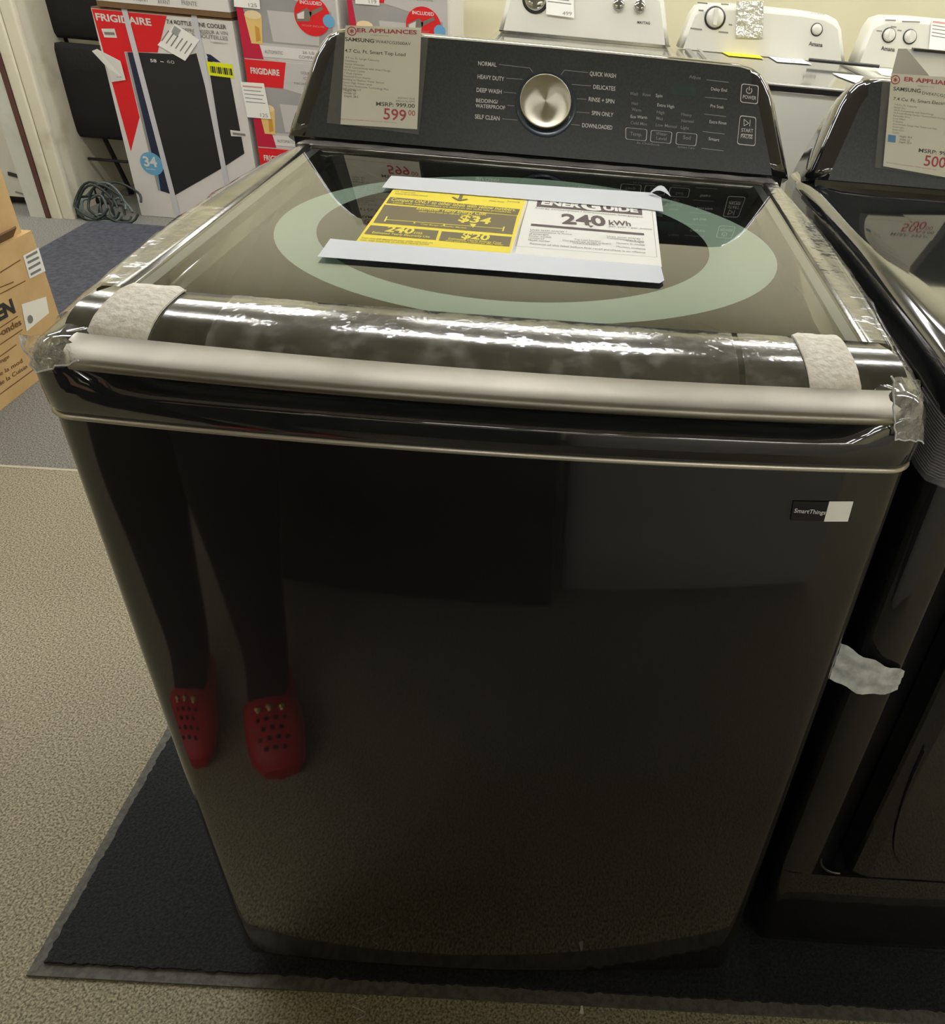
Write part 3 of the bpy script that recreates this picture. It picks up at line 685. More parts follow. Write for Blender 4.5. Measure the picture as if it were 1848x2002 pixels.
price_tag(CP, [(660, 48), (839, 60), (819, 263), (639, 240)], [(675.8, 49.7), (824, 54.3), (816, 253), (666, 243)], .006,
          'store price tag reading 599 in a plastic sleeve on the washer console', [
    ('ER APPLIANCES', (701, 66), (817, 70.5), 7.5, TXTR, .03), ('people you trust', (728, 72.5), (762, 74.5), 2.4, TXTG, 0),
    ('SAMSUNG', (677.5, 83), (734, 87), 7, TXT, .02), ('WA47CG3500AV', (737, 87), (805, 92), 5.5, TXT, 0),
    ('4.7 Cu. Ft. Smart Top Load', (677, 105), (795, 113), 6.5, TXT, .008)] + fl + [
    ('Height: 44', (674, 180), (699, 182), 4, TXT, 0), ('Width: 27', (675, 186), (699, 188), 4, TXT, 0), ('Depth: 28.5', (676, 192), (703, 194), 4, TXT, 0),
    ('INSTANT SAVE', (780, 195.5), (813, 197.5), 3.2, TXTG, 0), ('$400 or Set $999', (776, 201), (813, 203), 3.2, TXTG, 0),
    ('MSRP: 999.00', (738, 209), (813, 213.5), 7.5, TXT, .012), ('599', (752, 235), (796, 239), 21, TXTR, .012), ('00', (800, 227.5), (813.5, 229), 10, TXTR, .005),
    ('Price subject to availability. While quantities last. Made in Korea', (669, 235.5), (778, 243), 1.8, TXTR, 0)])

# ------------------------------------------------------------------ the dryer beside it
DX = .727; DY = .045; DW = .686
dr = thing('dryer', 'glossy black front door dryer standing at the right of the black washer', 'dryer', (DX, DY, .009))
b = MB(); b.loft([plan(.012, .030, DX, .70, .008, wid=DW, y0=DY), plan(.002, .034, DX, .70, .008, wid=DW, y0=DY), plan(0, .05, DX, .70, .008, wid=DW, y0=DY), plan(0, .22, DX, .70, .008, wid=DW, y0=DY)], BODY)
b.loft([plan(0, .22, DX, .70, .008, wid=DW, y0=DY), plan(0, .22, DX, .70, .008, wid=DW, y0=DY)], BODY, caps=False)
# left column, recess floor, right column, head: the front around the door
def dfy(x): return DY - .008 * (1 - ((x - DX - DW / 2) / (DW / 2)) ** 2)
def col(x0, x1, z0, z1, front, r=.012):
    rws = []
    for k in range(9): x = x0 + (x1 - x0) * k / 8; rws.append((x, dfy(x) + front))
    pts = rws + [(x1, DY + .69), (x0, DY + .69)]; b.prism([(x, y, z0) for x, y in pts], (0, 0, z1 - z0), BODY)
RX0, RX1 = DX + .052, DX + .098
rws = []
for k in range(7):
    a = math.radians(180 - 90 * k / 6) ; 
L1 = [(DX + .020 - .020 * math.cos(math.radians(90 * k / 5)), DY + .020 - .020 * math.sin(math.radians(90 * k / 5))) for k in range(6)]
L1 += [(RX0 - .008 + .008 * math.sin(math.radians(90 * k / 4)), dfy(RX0) + .008 - .008 * math.cos(math.radians(90 * k / 4))) for k in range(5)] + [(RX0, DY + .06), (DX + .2, DY + .06), (DX + .2, DY + .69), (DX, DY + .69)]
b.loft([[(x, y, .22) for x, y in L1], [(x, y, .905) for x, y in L1]], BODY)
b.box((RX0, DY + .045, .22), (DX + DW - .03, DY + .69, .905), DARK)
b.build('cabinet', dr)
# curved lip at the foot of the recess
b = MB(); b.tube([(RX0 - .002 + .034 * (1 - math.cos(a)), dfy(RX0) + .001, .262 - .038 * math.sin(a)) for a in [math.pi / 2 * k / 8 for k in range(9)]], .0024, BODY, 8); b.build('recess_lip', dr)
# door with its thumb groove at the left
b = MB(); x0, x1 = RX1, DX + DW - .02; pts = [(x0, DY + .012), (x0 + .0012, DY + .005), (x0 + .004, DY + .0012)]
for k in range(1, 25): x = x0 + (x1 - x0) * k / 24; pts.append((x, dfy(x) + .0005))
pts += [(x1, DY + .04), (x0, DY + .04)]
b.loft([[(x, y + .003, .2215) for x, y in pts], [(x, y, .224) for x, y in pts], [(x, y, .868) for x, y in pts], [(x, y + .006, .874) for x, y in pts]], BODY, smooth=False)
door = b.build('door', dr)
b = MB(); b.tube([(x0 + .065 + .05 * math.cos(a), dfy(x0 + .1) + .0005, .50 - .24 * math.sin(a)) for a in [math.radians(d) for d in range(180, 91, -10)]] , .0012, DARK, 6)
b.build('door_groove', door)
b = MB(); b.loft([plan(-.002, .905, DX, .70, .008, wid=DW, y0=DY), plan(-.003, .95, DX, .70, .008, wid=DW, y0=DY), plan(.000, .964, DX, .70, .008, wid=DW, y0=DY), plan(.008, .972, DX, .70, .008, wid=DW, y0=DY), plan(.020, .9750, DX, .70, .008, wid=DW, y0=DY), plan(.045, .9735, DX, .70, .008, wid=DW, y0=DY), plan(.11, .9715, DX, .70, .008, wid=DW, y0=DY)], GLOSS)
b.build('top_panel', dr)
for fx, fy_ in ((.04, .06), (DW - .04, .06), (.04, .62), (DW - .04, .62)):
    bb = MB(); bb.revolve((DX + fx, DY + fy_, .009), (0, 0, 1), [(.02, 0), (.022, .004), (.018, .012), (.012, .022)], DARK, 16); bb.build('foot', dr)
# dryer console: same shape as the washer's, shifted
OX, OY, OZ = .748, .020, -.004
b = MB(); sh = Vector((OX, OY, OZ)); rr = [[p + sh for p in L_] for L_ in rowsC]
b.loft(rr, GLOSS, caps=False); b.add(rr[0], [tuple(range(n_ := len(rr[0])))], CONS); b.add(rr[-1], [tuple(reversed(range(n_)))], DARK)
b.box((OX - .004, .660, .960), (OX + W + .004, .764, ZC - .0055), GLOSS)
b.build('console', dr)
b = MB(); b.tube([(DX + .19 + .010 * math.cos(t / 8 * math.pi * 1.6), .34 + .016 * math.sin(t / 8 * math.pi * 1.6), .9745) for t in range(9)], .0016, STRAP, 6)
tag(b.build('plastic_loop'), 'small white plastic loop lying on top of the dryer', 'plastic loop')
DP = Plane((0, YC + OY, ZC + OZ), (1, 0, 0), tc)
f2 = []
for i, s in enumerate(['7.4 Cu. Ft. Capacity', 'Sensor Dry', 'Wi-Fi Connectivity with SmartThings', '10 Preset Drying Cycles / Customizable Drying', 'Reversible Door', 'Lint Filter', '9 Options', 'Anti-Wrinkle Design Heat Timed Low Heat', 'Drum Light', 'Smart Care', 'Cycles']):
    y = 208 + 5.4 * i; x = 1745 - .4 * i; f2.append((s, (x, y), (x + len(s) * 2.2, y + len(s) * .25), 3.2, TXTG, 0))
pt = price_tag(DP, [(1727, 140), (1908, 156), (1892, 356), (1711, 327)], [(1743, 143), (1890, 154), (1878, 352), (1727, 325)], .006,
          'store price tag reading 500 in a plastic sleeve on the dryer console', [
    ('ER APPLIANCES', (1764, 161), (1882, 172), 8, TXTR, .03), ('people you trust', (1791, 171), (1822, 174), 2.4, TXTG, 0),
    ('SAMSUNG', (1743, 179), (1796, 184), 7, TXT, .02), ('DVE47CG3500V', (1799, 187), (1866, 195), 5.5, TXT, 0),
    ('7.4 Cu. Ft. Smart Electric Dryer', (1743, 198), (1878, 211), 6, TXT, .008)] + f2 + [
    ('Height: 45.4', (1755, 270), (1779, 273), 4, TXT, 0), ('Width: 27', (1755, 276), (1775, 279), 4, TXT, 0), ('Depth: 29.4', (1754, 281), (1778, 284), 4, TXT, 0),
    ('MSRP: 999.00', (1792, 299), (1870, 309), 7.5, TXT, .012), ('500', (1802, 325), (1844, 330), 20, TXTR, .012), ('00', (1847, 319), (1861, 321), 10, TXTR, .005),
    ('Price subject to availability. While quantities last', (1730, 320), (1826, 334), 1.8, TXTR, 0)])
b = MB(); b.quad(DP, [(1737, 263), (1752, 265), (1751, 279), (1736, 277)], mat('energy_blue', srgb(78, 152, 206), .6), .0075); b.build('rating_badge', pt)
# tapes on the dryer
b = MB(); rws = []
for i in range(9):
    z = i / 8
    rws.append([Vector((.700 + .078 * j / 12, DY - .004 - .005 * math.sin(math.pi * j / 12) - .0008 * ((i * 7 + j * 3) % 3), .664 - .036 * j / 12 - .050 * z * (1 - .42 * j / 12) - .010 * z * math.sin(math.pi * j / 12) + .002 * math.sin(i * 2.1 + j * 1.3) * (1 if i in (0, 8) else 0))) for j in range(13)])
b.loft(rws, TISSUE, caps=False, closed=False)
tag(b.build('masking_tape'), 'crumpled translucent white tape stuck across the left column of the dryer', 'tape')
b = MB(); N = 20
for k in range(N):
    z = .932 - .058 * k / N
    pth = [(DX - .0035, DY + .06, z), (DX - .0035, DY + .02, z - .001)] + [(DX + .018 - .0225 * math.cos(math.radians(a)), DY + .016 - .0225 * math.sin(math.radians(a)), z - .002) for a in (30, 60, 90)] + [(DX + .06, DY - .009, z - .004), (DX + .11, DY - .0105, z - .006)]
    b.tube(pth, .0004, TXTG, 4)
rws = [[Vector(p) + Vector((-.0006, -.0006, dz)) for p in ((DX - .0032, DY + .06, .93), (DX - .0032, DY + .02, .929), (DX + .0, DY + .004, .928), (DX + .018, DY - .0065, .927), (DX + .06, DY - .0085, .925), (DX + .11, DY - .0100, .923))] for dz in (.004, -.06)]
b.loft(rws, CLEAR3, caps=False, closed=False)
tag(b.build('stretch_wrap'), 'band of ribbed clear stretch wrap round the dryer left front corner', 'plastic wrap')

# ------------------------------------------------------------------ cardboard boxes at the left
CX = -1.196; KP = Plane((CX, 0, 0), (0, 1, 0), (0, 0, 1))
b = MB(); b.box((CX - .52, 1.02, .001), (CX, 1.761, .402), KRAFT)
def KT(t, a, c, h, m=KINK, bold=.01): b.text(KP, t, a, c, h, m, bold)
KT('EN', (-4, 628), (30, 609), 29, TXT, .05); KT('-ondes', (-2, 659), (42, 634), 14, KINK, .02)
KT('enge', (-5, 713), (18, 699), 8); KT('vre la mod', (-12, 742), (44, 708), 9, KINK, .01); KT('us de la Cuisin', (-18, 765), (53, 719), 9, KINK, .01)
for a, c in (((0, 562), (27, 551)), ((0, 575), (50, 549)), ((0, 641), (35, 618)), ((0, 674), (44, 644)), ((0, 697), (32, 674)), ((0, 771), (68, 721)), ((0, 533), (40, 508))): b.line(KP, a, c, .003, KINK)
b.quad(KP, [(45, 500), (75, 484), (89, 530), (58, 545)], PAPER, .0012); b.quad(KP, [(42, 595), (90, 580), (96, 612), (52, 648)], PAPERC, .0012)
for a, c in (((51, 504), (73, 492)), ((54, 514), (76, 503)), ((56, 526), (79, 513)), ((60, 537), (80, 526))): b.line(KP, a, c, .007, TXTG, .0018)
b.disc(KP, KP.at(58, 624), .012, TXTG, .002)
tag(b.build('cardboard_box'), 'tan cardboard microwave box with black lettering, bottom of the left stack', 'box')
b = MB(); b.box((CX - .50, .98, .4025), (CX - .014, 1.738, .86), KRAFT)
b.prism([(CX - .014, 1.0, .402), (CX + .004, 1.0, .43), (CX + .004, 1.70, .43), (CX - .014, 1.70, .402)], (-.002, 0, .004), KRAFTD)
tag(b.build('cardboard_box'), 'plain tan cardboard box, top of the left stack', 'box')

# ------------------------------------------------------------------ wine cooler box
YB = 3.15; BP = YP(YB)
b = MB(); x0, x1 = -1.634, -1.071
b.box((x0, YB, .002), (x1, YB + .50, .846), BOXW); b.box((x0, YB - .0003, .843), (x1, YB + .5, .8485), KRAFTD)
def BQ(px, m, off=.001): b.quad(BP, px, m, off)
BQ([(181, 22), (322, 33), (307, 102), (350, 104), (460, 120), (471, 200), (460, 280), (425, 305), (290, 300), (255, 295)], BOXW, .0006)
BQ([(179, 17), (326, 31), (308, 103), (243, 101), (273, 229), (256, 296)], RED, .001)
BQ([(244, 102), (249, 102), (314, 372), (309, 372)], BOXG, .0012)
BQ([(249, 102), (263, 102), (336, 380), (314, 373)], NAVY, .0012)
BQ([(263, 102), (343, 106), (362, 119), (372, 107), (384, 104), (440, 318), (432, 330), (340, 383), (336, 380)], BOXK, .0012)
BQ([(403, 105), (412, 107), (432, 122), (410, 120)], NAVY, .0012)
BQ([(405, 112), (450, 150), (478, 300), (440, 325)], BOXK, .0012)
b.text(BP, 'FRIGIDAIRE', (189, 39), (297, 50), 13, BOXW, .03, .002)
b.text(BP, '7.4 BOTTLE WINE COOLER', (327, 46), (443, 57), 8, TXT, .012, .002); b.text(BP, 'REFROIDISSEUR A VIN', (358, 62), (446, 69), 7, TXTG, .01, .002); b.text(BP, '34 BOUTEILLES', (376, 72), (446, 79), 7, TXTG, .01, .002); b.text(BP, 'THERMOSTAT', (412, 84), (446, 87), 3, TXTG, 0, .002)
b.text(BP, '58', (295, 121), (307, 122), 6, INK, .01, .002); b.text(BP, '-', (314, 122), (321, 123), 6, INK, .03, .002); b.text(BP, '60', (327, 123), (342, 125), 6, INKD, .01, .002)
b.disc(BP, BP.at(297, 320), .050, BLUE, .0016); b.text(BP, '34', (283, 324), (309, 326), 18, BOXW, .03, .0024); b.line(BP, (308, 340), (313, 370), .004, BLUE, .0014)
b.text(BP, 'bottles', (287, 331), (305, 333), 3.5, BOXW, 0, .0024)
BQ([(198, 56), (224, 56), (229, 74), (204, 73)], BOXW, .0016); b.line(BP, (204, 65), (224, 66), .010, TXTG, .002)
BQ([(403, 120), (454, 126), (458, 153), (409, 147)], mat('sticker_yellow', srgb(232, 236, 20), .5), .002)
for k in range(11): b.line(BP, (411 + k * 4.0, 129 + k * .5), (413 + k * 4.0, 142 + k * .55), .003 + .005 * ((k * 5) % 3) / 2, TXT, .0026)
BQ([(450, 254), (482, 258), (484, 268), (452, 266)], BOXW, .002); b.line(BP, (455, 261), (480, 264), .010, TXTG, .0024)
tag(b.build('wine_cooler_box'), 'tall red and white wine cooler box showing a black fridge, at back left', 'box')
b = MB(); b.quad(BP, [(342, 46), (390, 78), (362, 119), (308, 88)], PAPER, .0045, .0004)
for k in range(6): b.line(BP, (316 + k * 9, 80 + k * 5), (330 + k * 9, 60 + k * 5), .004, TXTG, .0056)
b.quad(BP, [(341, 50), (354, 59), (346, 72), (335, 63)], INKD, .0056)
tag(b.build('shipping_label'), 'white shipping label stuck aslant on the wine cooler box', 'label')
for lab, (a0, a1) in (('left white plastic strap round the wine cooler box', ((243, 16), (340, 380))), ('right white plastic strap round the wine cooler box', ((380, 32), (440, 330)))):
    b = MB(); A, B_ = BP.at(*a0), BP.at(*a1); w_ = .011; B_.z = .004; B_.x = A.x + (B_.x - A.x)
    b.prism([Vector((A.x - w_, YB - .0025, .849)), Vector((A.x + w_, YB - .0025, .849)), Vector((B_.x + w_, YB - .0025, .004)), Vector((B_.x - w_, YB - .0025, .004))], (0, -.001, 0), STRAP)
    b.box((A.x - w_, YB - .0035, .8487), (A.x + w_, YB + .02, .8505), STRAP)
    tag(b.build('packing_strap'), lab, 'strap')
b = MB(); A = [BP.at(u, v) + Vector((0, -dy, 0)) for (u, v), dy in zip([(187, 98), (197, 94), (240, 118), (247, 156), (220, 160), (214, 130)], (.03, .03, .02, .006, .006, .02))]
b.prism(A, (0, .0006, 0), PAPER); b.text(BP, '125', (226, 150), (240, 151), 5, TXTG, 0, .010)
tag(b.build('paper_notice'), 'torn curling white and red paper on the left edge of the wine cooler box', 'paper')
b = MB(); b.box((-1.60, YB - .01, .8525), (-1.072, YB + .47, .874), KRAFTD); b.box((-1.60, YB - .012, .874), (-1.072, YB + .47, 1.30), BOXW)
BP2 = YP(YB - .012)
b.text(BP2, 'FRONT', (262, 1), (291, 4), 8, TXTG, .01); b.text(BP2, 'AVANT', (309, 7), (334, 9), 8, TXTG, .01); b.text(BP2, 'FRENTE', (356, 9), (386, 12), 8, TXTG, .01)
tag(b.build('appliance_box'), 'white carton reading AVANT standing on top of the wine cooler box', 'box')

# ------------------------------------------------------------------ ice maker boxes
def ice_box(x, z, label, grp='ice maker boxes'):
    b = MB(); W_, H_ = .412, .353; y = YB
    b.box((0 + x, y, z), (x + W_, y + .40, z + H_), BOXW)
    q = lambda u, v, o=.001: Vector((x + u * W_, y - o, z + v * H_))
    pl = Plane((x, y, z), (1, 0, 0), (0, 0, 1))
    b.poly([q(.02, .02), q(.98, .02), q(.98, .98), q(.02, .98)], BOXG2)
    b.poly([q(.05, .18, .0013), q(.93, .18, .0013), q(.93, .97, .0013), q(.05, .97, .0013)], BOXG)
    b.poly([q(.32, .20, .0015), q(.78, .20, .0015), q(.80, .52, .0015), q(.30, .52, .0015)], BOXG2)
    b.poly([q(0, 0, .0016), q(.20, .0, .0016), q(.18, .14, .0016), q(.07, .48, .0016), q(.02, .98, .0016), q(0, 1, .0016)], REDS)
    b.poly([q(.0, .70, .0019), q(.36, .70, .0019), q(.42, .99, .0019), q(.0, .99, .0019)], RED)
    b.poly([q(.36, .70, .0019), q(.97, .55, .0019), q(.97, .99, .0019), q(.42, .99, .0019)], BOXG2)
    b.poly([q(.20, .03, .0019), q(.98, .03, .0019), q(.98, .15, .0019), q(.18, .15, .0019)], BOXW)
    b.frame_text('FRIGIDAIRE', q(.05, .84, .003), pl.r, pl.u, .12, .022, BOXW, .03)
    b.frame_text('COUNTERTOP', q(.56, .88, .003), pl.r, pl.u, .09, .010, TXTG); b.frame_text('ICE MAKER', q(.58, .82, .003), pl.r, pl.u, .08, .010, TXTG); b.frame_text('MACHINE A GLACONS', q(.48, .76, .003), pl.r, pl.u, .15, .009, TXTG)
    b.frame_text('26 LB', q(.60, .10, .003), pl.r, pl.u, .05, .010, TXTG); b.frame_text('AUTOMATIC', q(.22, .07, .003), pl.r, pl.u, .075, .012, TXTG); b.frame_text('COMPACT', q(.56, .045, .003), pl.r, pl.u, .08, .012, TXTG)
    # picture of a glass of drink
    b.poly([q(.10, .16, .0023), q(.21, .16, .0023), q(.24, .46, .0023), q(.07, .46, .0023)], mat('print_amber', srgb(232, 196, 120), .6))
    b.disc(pl, q(.155, .46, 0), .034, mat('print_ice', srgb(240, 216, 168), .6), .0027, 12, .016); b.poly([q(.15, .18, .0027), q(.20, .20, .0027), q(.20, .33, .0027), q(.16, .35, .0027)], mat('print_amber_dark', srgb(206, 150, 60), .6))
    c = q(.74, .50, 0); b.disc(pl, c, .072, RED, .003, 40)
    b.frame_text('INCLUDED', c + Vector((-.044, -.0036, .042)), pl.r, pl.u, .088, .012, BOXW, .02)
    b.frame_text('SCOOP INCLUSE', c + Vector((-.045, -.0036, -.038)), pl.r, pl.u, .09, .006, PINK)
    s0 = c + Vector((-.03, -.0036, .005))
    b.poly([s0 + Vector((-.035, 0, -.028)), s0 + Vector((.018, 0, -.024)), s0 + Vector((.030, 0, .008)), s0 + Vector((.012, 0, .024)), s0 + Vector((-.036, 0, -.002))], STEEL)
    b.poly([s0 + Vector((-.03, -.0004, -.018)), s0 + Vector((-.004, -.0004, -.016)), s0 + Vector((.0, -.0004, .012)), s0 + Vector((-.03, -.0004, -.002))], BOXW)
    b.poly([s0 + Vector((.022, 0, -.006)), s0 + Vector((.076, 0, .022)), s0 + Vector((.074, 0, .034)), s0 + Vector((.020, 0, .010))], STEEL)
    b.disc(pl, c + Vector((.066, 0, -.012)), .024, BLUE, .0034)
    o = b.build('ice_maker_box'); return tag(o, label, 'box', grp)
XI1, XI2 = -1.046, -.604
names = ['bottom', 'middle', 'top']
for k in range(3):
    ice_box(XI1, .002 + .354 * k, 'red and grey ice maker box, %s of the stack beside the wine cooler box' % names[k])
for k in range(3):
    ice_box(XI2 + .01, .002 + .354 * k, 'red and grey ice maker box, %s of the stack nearer the white washers' % names[k])
def small_tag(px, pl, label, price, off=.005):
    b = MB(); b.quad(pl, px, PAPER, off, .0005); (ax, ay), (bx, by), (cx, cy), (dx, dy) = px
    for k in range(5):
        f = .12 + .11 * k; b.line(pl, (ax + (dx - ax) * f + 3, ay + (dy - ay) * f), (bx + (cx - bx) * f - 5 - 4 * (k % 2), by + (cy - by) * f), .006 if k == 0 else .003, PINK if k == 0 else TXTG, off + .0008)
    b.text(pl, price, (cx - (cx - dx) * .42, cy - 5), (cx - 5, cy - 4), 7, TXTG, .0, off + .001)
    return tag(b.build('price_tag'), label, 'price tag')
small_tag([(470, 160), (516, 163), (530, 233), (484, 229)], BP, 'small white price tag reading 125 on the middle ice maker box', '125')
small_tag([(455, -40), (504, -36), (509, 18), (458, 13)], BP, 'small white price tag reading 125 on the ice maker box beside the AVANT carton', '125')
small_tag([(692, -40), (740, -36), (742, 11), (695, 7)], BP, 'small white price tag reading 119 on the ice maker box nearest the white washers', '119')

# ------------------------------------------------------------------ folding chair and cables by the partition
ch = thing('folding_chair', 'folded black padded chair leaning between the cream post and the wine cooler box', 'chair', (-1.79, 3.36, 0))
def padmesh(name, x0, x1, z0, z1, y0, y1, r=.04):
    b = MB(); pts = []
    for cx, cz, a0 in ((x1 - r, z1 - r, 0), (x0 + r, z1 - r, 90), (x0 + r, z0 + r, 180), (x1 - r, z0 + r, 270)):
        for k in range(6): a = math.radians(a0 + 18 * k); pts.append((cx + r * math.cos(a), cz + r * math.sin(a)))
    cx, cz = (x0 + x1) / 2, (z0 + z1) / 2
    b.loft([[(cx + (x - cx) * s, y, cz + (z - cz) * s) for x, z in pts] for s, y in ((.9, y1), (1, y1 - .01), (1, y0 + .012), (.9, y0), (.5, y0 - .006))], BLKF); return b.build(name, ch)
padmesh('backrest', -1.93, -1.655, .70, .99, 3.30, 3.34); padmesh('seat', -1.945, -1.655, .30, .685, 3.27, 3.32, .06)
for lx0, lx1, y0, y1 in ((-1.935, -1.905, 3.36, 3.28), (-1.665, -1.690, 3.36, 3.28), (-1.90, -1.83, 3.335, 3.46), (-1.70, -1.75, 3.335, 3.46)):
    b = MB(); b.tube([(lx0, y0, .95), (lx0, (y0 + y1) / 2, .45), (lx1, y1, .012)], .011, BLKM, 8); b.revolve((lx1, y1, .001), (0, 0, 1), [(.013, 0), (.014, .02)], DARK, 10); b.build('leg', ch)
b = MB(); b.tube([(-1.91, 3.30, .20), (-1.685, 3.30, .20)], .007, BLKM); b.build('stretcher', ch)
b = MB(); rnd = random.Random(11)
for k in range(9):
    cx, cy, rr_ = -1.76 + rnd.uniform(-.05, .09), 3.06 + rnd.uniform(-.01, .01), rnd.uniform(.05, .10); tz = rnd.uniform(.02, .10); tl = rnd.uniform(.7, 1.35); ph = rnd.uniform(0, 6)
    b.tube([(cx + rr_ * math.cos(a), cy + rr_ * math.sin(a) * math.cos(tl), max(.008, tz + rr_ * math.sin(a) * math.sin(tl) + .012 * math.sin(3 * a + ph))) for a in [2 * math.pi * i / 26 for i in range(25)]], .0055, CABLEG if k % 4 == 0 else CABLE, 7)
tag(b.build('cable_coil'), 'dark green coiled cable lying on the floor at the chair legs', 'cable')
# white appliance beyond the partition
wa = thing('freezer', 'white chest appliance seen at the far left beyond the white board', 'appliance', (-2.62, 3.2, 0))
b = MB(); b.rbox((-3.1, 3.16, .04), (-2.10, 3.68, 1.0), WHITE, .02); b.build('cabinet', wa)
WP = YP(3.158); b = MB(); b.line(WP, (15, 339), (56, 350), .018, TXT, .002); b.build('vent_slot', wa); b = MB(); b.line(WP, (30, 375), (60, 383), .006, TXTG, .002); b.build('vent_slot', wa)
b = MB(); b.box((-3.05, 3.2, .001), (-2.12, 3.6, .04), DARK); b.build('base', wa)
b = MB(); b.quad(WP, [(-40, 150), (12, 160), (26, 235), (-30, 225)], PAPER, .004, .0006); b.quad(WP, [(-40, 166), (8, 169), (9, 177), (-38, 174)], TXT, .0056); b.text(WP, '00', (-14, 202), (9, 205), 18, TXT, .0, .0056); b.disc(WP, WP.at(7, 206), .009, TXT, .0056); b.line(WP, (4, 221), (24, 225), .007, TXTG, .0056)
tag(b.build('price_sign'), 'white price sheet ending in 00 on the white appliance at far left', 'sign')

# ------------------------------------------------------------------ back row of white machines
def white_washer(x0, wd, y0, name, label, kind, ctop=1.085, lidm=WHITE):
    t = thing(name, label, 'washing machine', (x0 + wd / 2, y0, 0)); x1 = x0 + wd; yc = 2.80
    b = MB(); b.rbox((x0, y0, .03), (x1, yc + .14, .905), WHITE, .02); b.build('cabinet', t)
    for fx in (x0 + .05, x1 - .05):
        for fy_ in (y0 + .05, yc + .08):
            b = MB(); b.revolve((fx, fy_, .001), (0, 0, 1), [(.018, 0), (.018, .03)], DARK, 12); b.build('foot', t)
    b = MB(); b.rbox((x0 + .004, y0 + .002, .905), (x1 - .004, yc + .02, .925), lidm, .015)
    lid = b.build('lid', t)
    b = MB(); b.box((x0 + .03, y0 - .004, .905), (x1 - .03, y0 + .012, .918), BLKM); b.build('lid_edge', lid)
    b = MB(); rr_ = []
    def ol(ins):
        w2 = wd / 2 - .012; L_ = [(-w2 - .004, 0), (-w2 + .012, .05), (-w2 + .030, .11), (-w2 + .050, .14), (-w2 + .085, .152), (-w2 * .4, .158)]
        L_ = [(x + ins * (1 if i < 5 else 0), h - ins * (0 if i < 3 else 1)) for i, (x, h) in enumerate(L_)]; R_ = [(-x, h) for x, h in reversed(L_)]
        return [((x0 + x1) / 2 + x, h * (ctop - .93) / .158) for x, h in L_ + R_]
    for ins, d in ((.018, 0), (.008, .004), (.002, .012), (0, .03), (0, .09)):
        rr_.append([(x, yc + d + h * .30, .928 + h) for x, h in ol(ins)])
    b.loft(rr_, WHITE); b.build('console', t)
    return t, Plane((0, yc, .928), (1, 0, 0), (0, .30, 1))
def knob(pl, px, r, m, par, ring=None, h=.018, grip=True):
    c = pl.at(*px); b = MB()
    if ring: b.revolve(c, pl.n, [(r * 1.22, .0006), (r * 1.22, .0018), (r, .0018)], ring, 32)
    b.revolve(c, pl.n, [(r, .001), (r * .97, h * .6), (r * .9, h * .8), (r * .3, h * .85)], m, 28)
    if grip: b.prism([c + pl.n * h * .7 + pl.r * (a * r * .22) + pl.u * (s_ * r * .85) for a, s_ in ((-1, -1), (1, -1), (1, 1), (-1, 1))], pl.n * (h * .4), m)
    b.build('knob', par)
GREYLID = mat('lid_reflect', srgb(150, 148, 138), .08, metal=.5, spec=.8)
mg, P1 = white_washer(.045, .665, 2.13, 'white_washer', 'white washer with chrome knobs at the left of the back row', 'maytag', 1.13, GREYLID)
knob(P1, (1047, -1), .040, CHROME, mg, BLKM); knob(P1, (1210, 9), .022, CHROME, mg); knob(P1, (1251, 13), .022, CHROME, mg)
b = MB(); b.text(P1, 'MAYTAG', (1246, 46), (1271, 48), 5, TXT, .02); b.build('brand_lettering', mg); b = MB(); b.text(P1, 'START', (1049, 27), (1060, 28), 3, TXTG, 0); b.build('dial_marking', mg)
for a_, c_ in (((.06, 2.77, .926), (.70, 2.79, .936)), ((.055, 2.14, .926), (.075, 2.765, .934)), ((.68, 2.14, .926), (.70, 2.765, .934))): b = MB(); b.box(a_, c_, CHROME); b.build('lid_trim', mg)
small_tag([(1068, -30), (1121, -26), (1123, 35), (1068, 28)], Plane((0, 2.796, .928), (1, 0, 0), (0, .30, 1)), 'small white price tag reading 499 on the left white washer console', '499', .004)
am, P2 = white_washer(.725, .665, 2.10, 'white_washer', 'white washer with single round dial and plastic pouch, middle of the back row', 'amana', 1.085, GREYLID)
knob(P2, (1398, 35), .033, WHITE, am, BLKM); knob(P2, (1597, 58), .019, WHITE, am, BLKM, .012, False)
b = MB(); b.text(P2, 'Amana', (1581, 89), (1608, 92), 8, TXT, .02); b.build('brand_lettering', am); b = MB(); b.text(P2, 'ECO WASH', (1586, 27), (1612, 30), 3, TXTG, 0)
for a, c in (((1364, 5), (1384, 7)), ((1410, 8), (1425, 9)), ((1350, 55), (1373, 58)), ((1405, 62), (1424, 64)), ((1425, 48), (1432, 49)), ((1366, 20), (1376, 21))):
    b.build('dial_marking', am); b = MB(); b.line(P2, a, c, .005, TXTG)
b.build('dial_marking', am)
for a_, c_, m_ in (((.755, 2.12, .926), (.775, 2.76, .933), STEEL), ((.80, 2.12, .926), (.812, 2.76, .936), CHROME), ((1.345, 2.12, .926), (1.36, 2.76, .931), STEEL)): b = MB(); b.box(a_, c_, m_); b.build('lid_trim', am)
b = MB(); b.quad(P2, [(1440, 3), (1493, 3), (1491, 75), (1439, 73)], FOIL, .004, .003); tag(b.build('manual_pouch'), 'shiny clear plastic pouch taped on the middle white washer console', 'pouch')
LP = ZP(.9265)
b = MB(); b.quad(LP, [(1408, 100), (1480, 106), (1494, 115), (1425, 109)], YEL, .001, .0008); tag(b.build('energy_label'), 'yellow energy label lying on the lid of the middle white washer', 'label')
